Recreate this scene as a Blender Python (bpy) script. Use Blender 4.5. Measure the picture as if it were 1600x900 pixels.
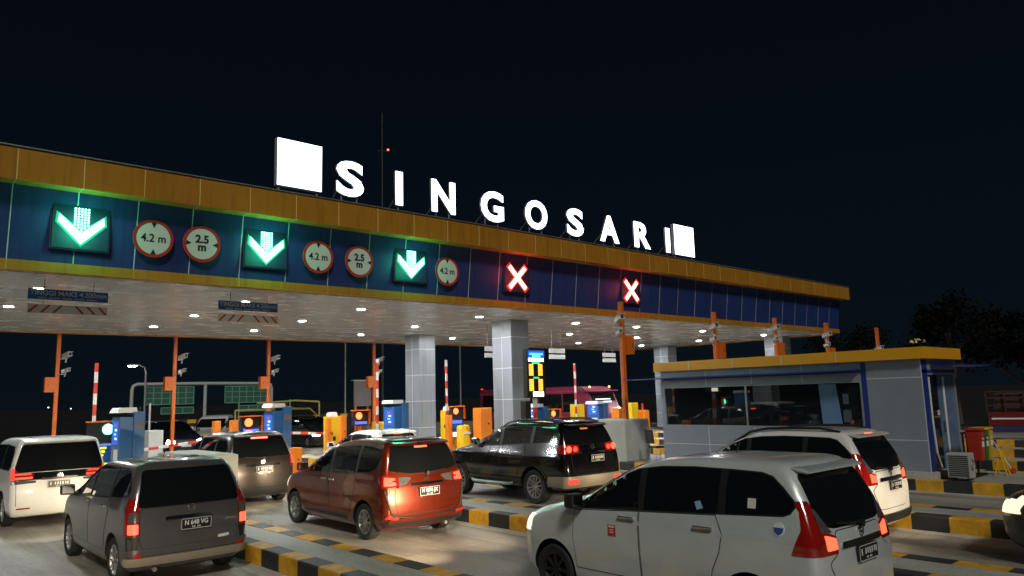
import bpy, bmesh, math, random
from mathutils import Vector, Matrix
from mathutils.bvhtree import BVHTree
R = math.radians
random.seed(7)
for o in list(bpy.data.objects):
    bpy.data.objects.remove(o)
SC = bpy.context.scene
COL = SC.collection

# ------------------------------------------------------------------ camera
def setup_camera():
    pitch, roll, yaw, h, f = 0.14304, -0.02723, 0.73392, 2.36899, 1172.25
    fw = Vector((math.sin(yaw)*math.cos(pitch), math.cos(yaw)*math.cos(pitch), math.sin(pitch)))
    r = Vector((math.cos(yaw), -math.sin(yaw), 0)); u = r.cross(fw)
    r2 = r*math.cos(roll) + u*math.sin(roll); u2 = -r*math.sin(roll) + u*math.cos(roll)
    M = Matrix(((r2.x, u2.x, -fw.x, 0), (r2.y, u2.y, -fw.y, 0), (r2.z, u2.z, -fw.z, h), (0, 0, 0, 1)))
    cd = bpy.data.cameras.new('camera'); c = bpy.data.objects.new('camera', cd); COL.objects.link(c)
    c.matrix_world = M
    cd.sensor_width = 36.0; cd.lens = 36.0*f/1600.0
    cd.clip_start = 0.05; cd.clip_end = 3000
    SC.camera = c
setup_camera()

# ------------------------------------------------------------------ night sky, exposure
SUN_EL, SUN_AZ = 40.0, 33.0            # floodlit night: soft light from behind the camera
w = bpy.data.worlds.new('World'); SC.world = w; w.use_nodes = True
nt = w.node_tree; nt.nodes.clear()
out = nt.nodes.new('ShaderNodeOutputWorld'); bg = nt.nodes.new('ShaderNodeBackground')
bg.inputs['Strength'].default_value = 1.0
tc = nt.nodes.new('ShaderNodeTexCoord'); sx = nt.nodes.new('ShaderNodeSeparateXYZ')
rp = nt.nodes.new('ShaderNodeValToRGB')
rp.color_ramp.elements[0].position = 0.0; rp.color_ramp.elements[0].color = (0.0026, 0.0055, 0.0085, 1)
rp.color_ramp.elements[1].position = 0.55; rp.color_ramp.elements[1].color = (0.0010, 0.0022, 0.0055, 1)
nt.links.new(tc.outputs['Generated'], sx.inputs[0]); nt.links.new(sx.outputs['Z'], rp.inputs['Fac'])
nt.links.new(rp.outputs['Color'], bg.inputs['Color']); nt.links.new(bg.outputs[0], out.inputs['Surface'])

sl = bpy.data.lights.new('sun', 'SUN'); so = bpy.data.objects.new('sun', sl); COL.objects.link(so)
sl.energy = 1.35; sl.angle = R(9); sl.color = (1.0, 0.97, 0.88)
d = Vector((math.sin(R(SUN_AZ))*math.cos(R(SUN_EL)), math.cos(R(SUN_AZ))*math.cos(R(SUN_EL)), -math.sin(R(SUN_EL))))
so.rotation_euler = d.to_track_quat('-Z', 'Y').to_euler()

SC.view_settings.view_transform = 'Standard'; SC.view_settings.look = 'None'
SC.view_settings.exposure = 0.0; SC.view_settings.gamma = 1.0
SC.cycles.max_bounces = 6; SC.cycles.diffuse_bounces = 4; SC.cycles.glossy_bounces = 4
SC.cycles.sample_clamp_indirect = 6.0
SC.cycles.use_denoising = True

# ------------------------------------------------------------------ materials
MATS = {}
def mat(name, col, rough=0.5, metal=0.0, emit=None, es=0.0, coat=0.0, var=0.0, vscale=3.0, bump=0.0, bscale=40.0, spec=0.5, streak=False):
    if name in MATS: return MATS[name]
    m = bpy.data.materials.new(name); m.use_nodes = True
    n = m.node_tree; b = n.nodes['Principled BSDF']
    b.inputs['Base Color'].default_value = (*col, 1); b.inputs['Roughness'].default_value = rough
    b.inputs['Metallic'].default_value = metal; b.inputs['Coat Weight'].default_value = coat
    b.inputs['Coat Roughness'].default_value = 0.04
    b.inputs['Specular IOR Level'].default_value = spec
    if emit:
        b.inputs['Emission Color'].default_value = (*emit, 1); b.inputs['Emission Strength'].default_value = es
    if var or bump:
        t = n.nodes.new('ShaderNodeTexCoord')
        mp = n.nodes.new('ShaderNodeMapping'); n.links.new(t.outputs['Object'], mp.inputs[0])
        if streak: mp.inputs['Scale'].default_value = (1, 1, 0.15)
    if var:
        ns = n.nodes.new('ShaderNodeTexNoise'); ns.inputs['Scale'].default_value = vscale; ns.inputs['Detail'].default_value = 6
        ns.inputs['Roughness'].default_value = 0.65
        n.links.new(mp.outputs[0], ns.inputs['Vector'])
        mr = n.nodes.new('ShaderNodeMapRange'); mr.inputs['From Min'].default_value = .25; mr.inputs['From Max'].default_value = .75
        mr.inputs['To Min'].default_value = 1-var; mr.inputs['To Max'].default_value = 1+var
        n.links.new(ns.outputs['Fac'], mr.inputs['Value'])
        mx = n.nodes.new('ShaderNodeVectorMath'); mx.operation = 'SCALE'; mx.inputs[0].default_value = col
        n.links.new(mr.outputs[0], mx.inputs['Scale']); n.links.new(mx.outputs[0], b.inputs['Base Color'])
        m2 = n.nodes.new('ShaderNodeMath'); m2.operation = 'MULTIPLY_ADD'
        m2.inputs[1].default_value = min(.25, var*.6); m2.inputs[2].default_value = max(0.02, rough-min(.25, var*.6)*.5)
        n.links.new(ns.outputs['Fac'], m2.inputs[0]); n.links.new(m2.outputs[0], b.inputs['Roughness'])
    if bump:
        nb = n.nodes.new('ShaderNodeTexNoise'); nb.inputs['Scale'].default_value = bscale; nb.inputs['Detail'].default_value = 4
        n.links.new(mp.outputs[0], nb.inputs['Vector'])
        bp = n.nodes.new('ShaderNodeBump'); bp.inputs['Strength'].default_value = bump; bp.inputs['Distance'].default_value = 0.02
        n.links.new(nb.outputs['Fac'], bp.inputs['Height']); n.links.new(bp.outputs[0], b.inputs['Normal'])
    MATS[name] = m
    return m

def paint(name, col, metal=0.0, rough=0.32, dirt=0.10):
    return mat(name, col, rough=rough, metal=metal, coat=0.9 if sum(col) > .02 else .35, var=dirt, vscale=1.6)

def emis(name, col, s):
    return mat(name, (0.02, 0.02, 0.02), rough=0.4, emit=col, es=s)

def _nodes(m): return m.node_tree, m.node_tree.nodes['Principled BSDF']

def band_mat(name, colA, colB, axis, period, rough=0.6, var=0.18):
    """two painted colours in turn along one object axis, with worn paint"""
    m = bpy.data.materials.new(name); m.use_nodes = True; n, b = _nodes(m)
    t = n.nodes.new('ShaderNodeTexCoord'); s = n.nodes.new('ShaderNodeSeparateXYZ'); n.links.new(t.outputs['Object'], s.inputs[0])
    a = n.nodes.new('ShaderNodeMath'); a.operation = 'DIVIDE'; a.inputs[1].default_value = period*2
    n.links.new(s.outputs[axis], a.inputs[0])
    f = n.nodes.new('ShaderNodeMath'); f.operation = 'FRACT'; n.links.new(a.outputs[0], f.inputs[0])
    g = n.nodes.new('ShaderNodeMath'); g.operation = 'GREATER_THAN'; g.inputs[1].default_value = .5; n.links.new(f.outputs[0], g.inputs[0])
    mx = n.nodes.new('ShaderNodeMix'); mx.data_type = 'RGBA'
    mx.inputs['A'].default_value = (*colA, 1); mx.inputs['B'].default_value = (*colB, 1); n.links.new(g.outputs[0], mx.inputs['Factor'])
    ns = n.nodes.new('ShaderNodeTexNoise'); ns.inputs['Scale'].default_value = 5; ns.inputs['Detail'].default_value = 8; ns.inputs['Roughness'].default_value = .7
    n.links.new(t.outputs['Object'], ns.inputs['Vector'])
    mr = n.nodes.new('ShaderNodeMapRange'); mr.inputs['From Min'].default_value = .3; mr.inputs['From Max'].default_value = .7
    mr.inputs['To Min'].default_value = 1-var; mr.inputs['To Max'].default_value = 1+var; n.links.new(ns.outputs['Fac'], mr.inputs['Value'])
    v = n.nodes.new('ShaderNodeVectorMath'); v.operation = 'SCALE'; n.links.new(mx.outputs['Result'], v.inputs[0]); n.links.new(mr.outputs[0], v.inputs['Scale'])
    n.links.new(v.outputs[0], b.inputs['Base Color']); b.inputs['Roughness'].default_value = rough
    MATS[name] = m
    return m

def panel_mat(name, col, axis, period, seam, sw=0.018, rough=0.35, metal=0.1, off=0.0, axis2=None, period2=1.0, off2=0.0, var=0.06):
    """cladding panels: seams at regular distance along one or two object axes; each panel a touch different"""
    m = bpy.data.materials.new(name); m.use_nodes = True; n, b = _nodes(m)
    t = n.nodes.new('ShaderNodeTexCoord'); s = n.nodes.new('ShaderNodeSeparateXYZ'); n.links.new(t.outputs['Object'], s.inputs[0])
    def seamfac(ax, per, of):
        a = n.nodes.new('ShaderNodeMath'); a.operation = 'ADD'; a.inputs[1].default_value = of; n.links.new(s.outputs[ax], a.inputs[0])
        dv = n.nodes.new('ShaderNodeMath'); dv.operation = 'DIVIDE'; dv.inputs[1].default_value = per; n.links.new(a.outputs[0], dv.inputs[0])
        fl = n.nodes.new('ShaderNodeMath'); fl.operation = 'FLOOR'; n.links.new(dv.outputs[0], fl.inputs[0])
        f = n.nodes.new('ShaderNodeMath'); f.operation = 'FRACT'; n.links.new(dv.outputs[0], f.inputs[0])
        l = n.nodes.new('ShaderNodeMath'); l.operation = 'LESS_THAN'; l.inputs[1].default_value = sw/per; n.links.new(f.outputs[0], l.inputs[0])
        return l, fl
    l, fl = seamfac(axis, period, off)
    fac = l
    if axis2 is not None:
        l2, _ = seamfac(axis2, period2, off2)
        mxx = n.nodes.new('ShaderNodeMath'); mxx.operation = 'MAXIMUM'; n.links.new(l.outputs[0], mxx.inputs[0]); n.links.new(l2.outputs[0], mxx.inputs[1]); fac = mxx
    wn = n.nodes.new('ShaderNodeTexWhiteNoise'); wn.noise_dimensions = '1D'; n.links.new(fl.outputs[0], wn.inputs['W'])
    ns = n.nodes.new('ShaderNodeTexNoise'); ns.inputs['Scale'].default_value = 1.3; ns.inputs['Detail'].default_value = 5; n.links.new(t.outputs['Object'], ns.inputs['Vector'])
    ad = n.nodes.new('ShaderNodeMath'); ad.operation = 'ADD'; n.links.new(wn.outputs['Value'], ad.inputs[0]); n.links.new(ns.outputs['Fac'], ad.inputs[1])
    mr = n.nodes.new('ShaderNodeMapRange'); mr.inputs['From Min'].default_value = .2; mr.inputs['From Max'].default_value = 1.8
    mr.inputs['To Min'].default_value = 1-var*2; mr.inputs['To Max'].default_value = 1+var*2; n.links.new(ad.outputs[0], mr.inputs['Value'])
    v = n.nodes.new('ShaderNodeVectorMath'); v.operation = 'SCALE'; v.inputs[0].default_value = col; n.links.new(mr.outputs[0], v.inputs['Scale'])
    mx = n.nodes.new('ShaderNodeMix'); mx.data_type = 'RGBA'; n.links.new(v.outputs[0], mx.inputs['A']); mx.inputs['B'].default_value = (*seam, 1)
    n.links.new(fac.outputs[0], mx.inputs['Factor']); n.links.new(mx.outputs['Result'], b.inputs['Base Color'])
    mr2 = n.nodes.new('ShaderNodeMapRange'); mr2.inputs['To Min'].default_value = rough-.08; mr2.inputs['To Max'].default_value = rough+.12
    n.links.new(ns.outputs['Fac'], mr2.inputs['Value']); n.links.new(mr2.outputs[0], b.inputs['Roughness'])
    mps = n.nodes.new('ShaderNodeMapping'); mps.inputs['Scale'].default_value = (5.0, 1.0, .35); n.links.new(t.outputs['Object'], mps.inputs[0])
    nst = n.nodes.new('ShaderNodeTexNoise'); nst.inputs['Scale'].default_value = 1.6; nst.inputs['Detail'].default_value = 7; n.links.new(mps.outputs[0], nst.inputs['Vector'])
    mrs = n.nodes.new('ShaderNodeMapRange'); mrs.inputs['From Min'].default_value = .5; mrs.inputs['From Max'].default_value = .8; mrs.inputs['To Min'].default_value = 1.0; mrs.inputs['To Max'].default_value = .62
    n.links.new(nst.outputs['Fac'], mrs.inputs['Value'])
    vs = n.nodes.new('ShaderNodeVectorMath'); vs.operation = 'SCALE'; n.links.new(mx.outputs['Result'], vs.inputs[0]); n.links.new(mrs.outputs[0], vs.inputs['Scale']); n.links.new(vs.outputs[0], b.inputs['Base Color'])
    bw = n.nodes.new('ShaderNodeBump'); bw.inputs['Strength'].default_value = .12; bw.inputs['Distance'].default_value = .05; n.links.new(ns.outputs['Fac'], bw.inputs['Height']); n.links.new(bw.outputs[0], b.inputs['Normal'])
    b.inputs['Metallic'].default_value = metal
    MATS[name] = m
    return m

def concrete_mat(name, col, stain=(.06, .05, .04), scale=.35, joint=0.0):
    m = bpy.data.materials.new(name); m.use_nodes = True; n, b = _nodes(m)
    t = n.nodes.new('ShaderNodeTexCoord')
    mp = n.nodes.new('ShaderNodeMapping'); mp.inputs['Scale'].default_value = (1, .35, 1); n.links.new(t.outputs['Object'], mp.inputs[0])
    a = n.nodes.new('ShaderNodeTexNoise'); a.inputs['Scale'].default_value = scale*3; a.inputs['Detail'].default_value = 8; a.inputs['Roughness'].default_value = .68
    n.links.new(mp.outputs[0], a.inputs['Vector'])
    c = n.nodes.new('ShaderNodeTexNoise'); c.inputs['Scale'].default_value = 22; c.inputs['Detail'].default_value = 6; n.links.new(t.outputs['Object'], c.inputs['Vector'])
    r1 = n.nodes.new('ShaderNodeMapRange'); r1.inputs['From Min'].default_value = .46; r1.inputs['From Max'].default_value = .72; r1.inputs['To Max'].default_value = .75
    n.links.new(a.outputs['Fac'], r1.inputs['Value'])
    mx = n.nodes.new('ShaderNodeMix'); mx.data_type = 'RGBA'; mx.inputs['A'].default_value = (*col, 1); mx.inputs['B'].default_value = (*stain, 1)
    n.links.new(r1.outputs[0], mx.inputs['Factor'])
    r2 = n.nodes.new('ShaderNodeMapRange'); r2.inputs['From Min'].default_value = .3; r2.inputs['From Max'].default_value = .7; r2.inputs['To Min'].default_value = .82; r2.inputs['To Max'].default_value = 1.15
    n.links.new(c.outputs['Fac'], r2.inputs['Value'])
    v = n.nodes.new('ShaderNodeVectorMath'); v.operation = 'SCALE'; n.links.new(mx.outputs['Result'], v.inputs[0]); n.links.new(r2.outputs[0], v.inputs['Scale'])
    last = v.outputs[0]
    if joint:
        mt = n.nodes.new('ShaderNodeMapping'); mt.inputs['Scale'].default_value = (1.5, .045, 1); n.links.new(t.outputs['Object'], mt.inputs[0])
        nt_ = n.nodes.new('ShaderNodeTexNoise'); nt_.inputs['Scale'].default_value = 1.0; nt_.inputs['Detail'].default_value = 9; nt_.inputs['Roughness'].default_value = .6; n.links.new(mt.outputs[0], nt_.inputs['Vector'])
        rt = n.nodes.new('ShaderNodeMapRange'); rt.inputs['From Min'].default_value = .48; rt.inputs['From Max'].default_value = .70; rt.inputs['To Min'].default_value = 1.0; rt.inputs['To Max'].default_value = .38; n.links.new(nt_.outputs['Fac'], rt.inputs['Value'])
        vt = n.nodes.new('ShaderNodeVectorMath'); vt.operation = 'SCALE'; n.links.new(last, vt.inputs[0]); n.links.new(rt.outputs[0], vt.inputs['Scale']); last = vt.outputs[0]
        # fine cracks
        vo = n.nodes.new('ShaderNodeTexVoronoi'); vo.feature = 'DISTANCE_TO_EDGE'; vo.inputs['Scale'].default_value = .42
        wv = n.nodes.new('ShaderNodeVectorMath'); wv.operation = 'ADD'; n.links.new(t.outputs['Object'], wv.inputs[0]); n.links.new(c.outputs['Color'], wv.inputs[1]); n.links.new(wv.outputs[0], vo.inputs['Vector'])
        lc = n.nodes.new('ShaderNodeMapRange'); lc.inputs['From Max'].default_value = .006; lc.inputs['To Min'].default_value = .45; n.links.new(vo.outputs['Distance'], lc.inputs['Value'])
        vc = n.nodes.new('ShaderNodeVectorMath'); vc.operation = 'SCALE'; n.links.new(last, vc.inputs[0]); n.links.new(lc.outputs[0], vc.inputs['Scale']); last = vc.outputs[0]
        s = n.nodes.new('ShaderNodeSeparateXYZ'); n.links.new(t.outputs['Object'], s.inputs[0])
        dv = n.nodes.new('ShaderNodeMath'); dv.operation = 'DIVIDE'; dv.inputs[1].default_value = joint; n.links.new(s.outputs['Y'], dv.inputs[0])
        f = n.nodes.new('ShaderNodeMath'); f.operation = 'FRACT'; n.links.new(dv.outputs[0], f.inputs[0])
        l = n.nodes.new('ShaderNodeMath'); l.operation = 'LESS_THAN'; l.inputs[1].default_value = .012/joint; n.links.new(f.outputs[0], l.inputs[0])
        m3 = n.nodes.new('ShaderNodeMix'); m3.data_type = 'RGBA'; n.links.new(last, m3.inputs['A']); m3.inputs['B'].default_value = (.04, .04, .035, 1)
        n.links.new(l.outputs[0], m3.inputs['Factor']); last = m3.outputs['Result']
    n.links.new(last, b.inputs['Base Color'])
    r3 = n.nodes.new('ShaderNodeMapRange'); r3.inputs['To Min'].default_value = .75; r3.inputs['To Max'].default_value = .45
    n.links.new(a.outputs['Fac'], r3.inputs['Value']); n.links.new(r3.outputs[0], b.inputs['Roughness'])
    bp = n.nodes.new('ShaderNodeBump'); bp.inputs['Strength'].default_value = .25; bp.inputs['Distance'].default_value = .01
    n.links.new(c.outputs['Fac'], bp.inputs['Height']); n.links.new(bp.outputs[0], b.inputs['Normal'])
    MATS[name] = m
    return m

YEL = (.42, .19, .018); BLU = (.020, .042, .165)
M_yellow = panel_mat('yellow_cladding', YEL, 'X', 1.24, (.75, .55, .2), sw=.02, rough=.38, var=.05)
M_blue = panel_mat('blue_cladding', BLU, 'X', 1.24, (.55, .6, .62), sw=.022, rough=.4, var=.07)
M_trim = panel_mat('yellow_trim', YEL, 'X', 2.48, (.7, .45, .1), sw=.015, rough=.45)
M_soffit = panel_mat('white_ceiling_strips', (.80, .81, .80), 'Y', .30, (.62, .63, .62), sw=.014, rough=.24, var=.02)
M_colm = panel_mat('grey_column_cladding', (.30, .33, .36), 'Z', 1.18, (.75, .78, .8), sw=.022, rough=.3, metal=.25, off=.12, var=.03)
M_grey = mat('grey_cladding', (.25, .28, .345), rough=.38, metal=.15, var=.06)
M_whitejoint = mat('white_joint', (.6, .6, .62), rough=.5)
M_cblue = mat('blue_strip', (.012, .03, .22), rough=.35)
M_cyel = mat('amber_fascia', (.70, .33, .012), rough=.36, var=.05)
M_road = concrete_mat('lane_concrete', (.34, .31, .265), stain=(.10, .085, .065), joint=5.0)
M_isl = concrete_mat('island_concrete', (.36, .36, .32), stain=(.22, .21, .18), scale=.6)
M_kerb = band_mat('kerb_paint', (.022, .022, .023), (.58, .30, .014), 'Y', .58, var=.34)
M_ground = concrete_mat('dark_ground', (.009, .010, .009), stain=(.005, .006, .005), scale=.1)
M_gutter = concrete_mat('gutter_concrete', (.46, .43, .38), stain=(.25, .22, .18), scale=.8)
M_block = mat('grey_barrier_concrete', (.42, .43, .39), rough=.8, var=.12, vscale=2.5, bump=.2)
M_dark = mat('black_plastic', (.012, .012, .013), rough=.5, var=.1)
M_rubber = mat('tyre_rubber', (.014, .014, .014), rough=.8, var=.2, vscale=12)
M_glass = mat('tinted_glass', (.006, .007, .008), rough=.03, spec=.65)
M_bglass = mat('booth_glass', (.008, .011, .014), rough=.02, spec=.9)
M_chrome = mat('chrome', (.65, .65, .66), rough=.12, metal=1.0)
M_alloy = mat('alloy_rim', (.45, .45, .46), rough=.3, metal=.85, var=.1, vscale=8)
M_steel = mat('galvanised_steel', (.35, .36, .36), rough=.45, metal=.7, var=.12)
M_orange = mat('orange_paint', (.62, .13, .012), rough=.45, var=.12, vscale=4)
M_obox = mat('orange_box_paint', (.80, .22, .015), rough=.42, var=.06)
M_ymach = mat('yellow_machine_paint', (.80, .50, .01), rough=.38, var=.05)
M_kblue = mat('kiosk_blue_paint', (.03, .12, .30), rough=.4, var=.08)
M_kwhite = mat('kiosk_white', (.75, .77, .78), rough=.35, var=.04)
M_cam = mat('camera_white', (.55, .56, .54), rough=.4, var=.05)
M_white = mat('white_paint', (.72, .72, .70), rough=.5, var=.06)
M_red = mat('red_paint', (.55, .03, .015), rough=.45, var=.08)
M_signwhite = mat('sign_white', (.55, .57, .54), rough=.45, var=.04)
M_signred = mat('sign_red', (.42, .03, .02), rough=.45, var=.05)
M_ink = mat('black_ink', (.015, .015, .015), rough=.5)
M_signblue = mat('sign_blue', (.015, .10, .32), rough=.4, var=.05)
M_signtext = mat('sign_pale_text', (.60, .62, .60), rough=.5)
M_lens = mat('red_lens', (.28, .008, .006), rough=.1, coat=1.0)
M_lensclear = mat('clear_lens', (.20, .18, .175), rough=.12, metal=.6, coat=1.0, var=.4, vscale=30)
M_tail = emis('lit_tail_lamp', (1.0, .035, .018), 2.2)
M_tailhot = emis('lit_tail_lamp_hot', (1.0, .095, .04), 2.6)
M_brake = emis('lit_brake_bar', (1.0, .10, .04), 4.0)
M_head = emis('lit_headlamp', (1.0, .93, .8), 30.0)
M_headsoft = emis('soft_headlamp', (1.0, .88, .7), 1.3)
M_letter = emis('lit_letter_face', (.72, .84, 1.0), 4.5)
M_letterside = mat('letter_side', (.35, .37, .40), rough=.4)
M_greenled = emis('green_led', (.20, 1.0, .62), 7.0)
M_redled = emis('red_led', (1.0, .36, .26), 5.0)
M_down = emis('downlight_diffuser', (.96, .985, 1.0), 1350.0)
M_plate = mat('black_number_plate', (.012, .012, .012), rough=.35)
M_platetext = mat('plate_text', (.62, .62, .60), rough=.5)
M_seal = mat('door_gap', (.006, .006, .006), rough=.7)

# ------------------------------------------------------------------ objects
def tag(o, label=None, cat=None, group=None, kind=None):
    if label: o['label'] = label
    if cat: o['category'] = cat
    if group: o['group'] = group
    if kind: o['kind'] = kind
    return o

def thing(name, label, cat, loc=(0, 0, 0), rz=0.0, group=None):
    o = bpy.data.objects.new(name, None); COL.objects.link(o)
    o.location = loc; o.rotation_euler = (0, 0, rz); o.empty_display_size = .2
    return tag(o, label, cat, group)

def link_mesh(name, me, m=None, parent=None):
    o = bpy.data.objects.new(name, me); COL.objects.link(o)
    if m is not None and not me.materials: me.materials.append(m)
    if parent: o.parent = parent
    return o

def smooth(me, ang=38):
    me.shade_smooth(); me.set_sharp_from_angle(angle=R(ang))

class MB:
    def __init__(s): s.b = bmesh.new()
    def box(s, x0, x1, y0, y1, z0, z1, bevel=0.0):
        g = bmesh.ops.create_cube(s.b, size=1.0)
        for v in g['verts']:
            v.co = Vector(((x0+x1)/2+v.co.x*(x1-x0), (y0+y1)/2+v.co.y*(y1-y0), (z0+z1)/2+v.co.z*(z1-z0)))
        if bevel:
            es = {e for v in g['verts'] for e in v.link_edges}
            bmesh.ops.bevel(s.b, geom=list(es), offset=bevel, segments=2, affect='EDGES', profile=.6)
        return s
    def prism(s, poly, axis, a, b):
        """closed polygon (two other axes in cyclic-free order) extruded along axis"""
        def P(p, t):
            if axis == 'x': return Vector((t, p[0], p[1]))
            if axis == 'y': return Vector((p[0], t, p[1]))
            return Vector((p[0], p[1], t))
        v0 = [s.b.verts.new(P(p, a)) for p in poly]; v1 = [s.b.verts.new(P(p, b)) for p in poly]
        fs = [s.b.faces.new(v0), s.b.faces.new(v1[::-1])]
        for i in range(len(poly)):
            j = (i+1) % len(poly); fs.append(s.b.faces.new((v0[i], v1[i], v1[j], v0[j])))
        bmesh.ops.recalc_face_normals(s.b, faces=fs)
        return s
    def tube(s, pts, r, n=10, r1=None, cap=True):
        pts = [Vector(p) for p in pts]; rings = []
        for i, p in enumerate(pts):
            t = (pts[min(i+1, len(pts)-1)]-pts[max(i-1, 0)]).normalized()
            a = t.orthogonal().normalized() if i == 0 else None
            if a is None:
                a = (pa - t*pa.dot(t)).normalized()
            pa = a; bb = t.cross(a)
            rr = r if r1 is None else r+(r1-r)*i/(len(pts)-1)
            rings.append([s.b.verts.new(p+(a*math.cos(2*math.pi*k/n)+bb*math.sin(2*math.pi*k/n))*rr) for k in range(n)])
        for i in range(len(rings)-1):
            for k in range(n):
                j = (k+1) % n; s.b.faces.new((rings[i][k], rings[i][j], rings[i+1][j], rings[i+1][k]))
        if cap:
            s.b.faces.new(rings[0][::-1]); s.b.faces.new(rings[-1])
        return s
    def lathe(s, prof, axis='z', c=(0, 0, 0), n=24, closed=False):
        """prof: (radius, height) pairs round the axis"""
        c = Vector(c); rings = []
        for rr, h in prof:
            ring = []
            for k in range(n):
                a = 2*math.pi*k/n; u, v = rr*math.cos(a), rr*math.sin(a)
                p = Vector((u, v, h)) if axis == 'z' else (Vector((h, u, v)) if axis == 'x' else Vector((v, h, u)))
                ring.append(s.b.verts.new(c+p))
            rings.append(ring)
        fs = []
        for i in range(len(rings)-1+(1 if closed else 0)):
            A, B = rings[i], rings[(i+1) % len(rings)]
            for k in range(n):
                j = (k+1) % n; fs.append(s.b.faces.new((A[k], A[j], B[j], B[k])))
        if not closed:
            fs.append(s.b.faces.new(rings[0][::-1])); fs.append(s.b.faces.new(rings[-1]))
        bmesh.ops.recalc_face_normals(s.b, faces=fs)
        return s
    def bar(s, p0, p1, wx, wy):
        """square bar from p0 to p1"""
        p0, p1 = Vector(p0), Vector(p1); t = (p1-p0).normalized()
        up = Vector((0, 0, 1)) if abs(t.z) < .95 else Vector((0, 1, 0))
        a = t.cross(up).normalized(); b = a.cross(t)
        vs = []
        for p in (p0, p1):
            for i, j in ((-1, -1), (1, -1), (1, 1), (-1, 1)): vs.append(s.b.verts.new(p+a*i*wx/2+b*j*wy/2))
        fs = [s.b.faces.new([vs[k] for k in q]) for q in ((0, 1, 2, 3), (7, 6, 5, 4), (0, 4, 5, 1), (1, 5, 6, 2), (2, 6, 7, 3), (3, 7, 4, 0))]
        bmesh.ops.recalc_face_normals(s.b, faces=fs)
        return s
    def build(s, name, m, parent=None, sm=False, ang=38):
        me = bpy.data.meshes.new(name); s.b.to_mesh(me); s.b.free()
        o = link_mesh(name, me, m, parent)
        if sm: smooth(me, ang)
        return o

def text_obj(name, txt, size, m, parent=None, loc=(0, 0, 0), rot=(math.pi/2, 0, 0), ext=.004, off=0.0, align='CENTER', sx=1.0, spacing=1.0, valign='CENTER', line=1.0):
    c = bpy.data.curves.new(name, 'FONT'); c.body = txt; c.size = size; c.extrude = ext; c.offset = off
    c.align_x = align; c.align_y = valign; c.space_character = spacing; c.resolution_u = 4; c.space_line = line
    o = bpy.data.objects.new(name, c); COL.objects.link(o)
    dg = bpy.context.evaluated_depsgraph_get(); dg.update()
    me = bpy.data.meshes.new_from_object(o.evaluated_get(dg)); me.name = name
    bpy.data.objects.remove(o); bpy.data.curves.remove(c)
    me.materials.clear(); me.transform(Matrix.Diagonal((sx, 1, 1, 1)))
    n = link_mesh(name, me, m, parent)
    n.location = loc; n.rotation_euler = rot
    return n

def copy_tree(o, parent=None):
    c = o.copy(); COL.objects.link(c)
    if parent: c.parent = parent
    for ch in list(o.children): copy_tree(ch, c)
    return c

# ------------------------------------------------------------------ ground, lanes, islands
def setting():
    b = MB(); b.box(-900, 1100, -700, 1500, -.5, -.012); tag(b.build('ground', M_ground), kind='structure')
    b = MB(); b.box(-8, 48, -22, 62, -.2, 0); tag(b.build('road', M_road), kind='structure')
    # islands: (x0, x1, y0, y1)
    for x0, x1, y0, y1 in ((4.85, 5.9, -14, 31), (9.2, 10.35, -14, 31), (13.5, 14.72, -14, 31), (18.45, 21.45, -14, 31),
                           (23.9, 25.1, -6, 31), (28.1, 29.2, -2, 31), (32.6, 33.7, 2, 31)):
        k = .28
        b = MB()
        b.box(x0, x0+k, y0, y1, -.02, .25, .025); b.box(x1-k, x1, y0, y1, -.02, .25, .025)
        b.box(x0+k+.002, x1-k-.002, y0, y0+k, -.02, .248, .02)
        tag(b.build('kerb', M_kerb), kind='structure')
        b = MB(); b.box(x0+k+.002, x1-k-.002, y0+k+.002, y1, -.02, .244); tag(b.build('pavement', M_isl), kind='structure')
        b = MB(); b.box(x0-.26, x0-.003, y0, y1, -.02, .005); b.box(x1+.003, x1+.22, y0, y1, -.02, .005)
        tag(b.build('gutter', M_gutter), kind='structure')
setting()

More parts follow.
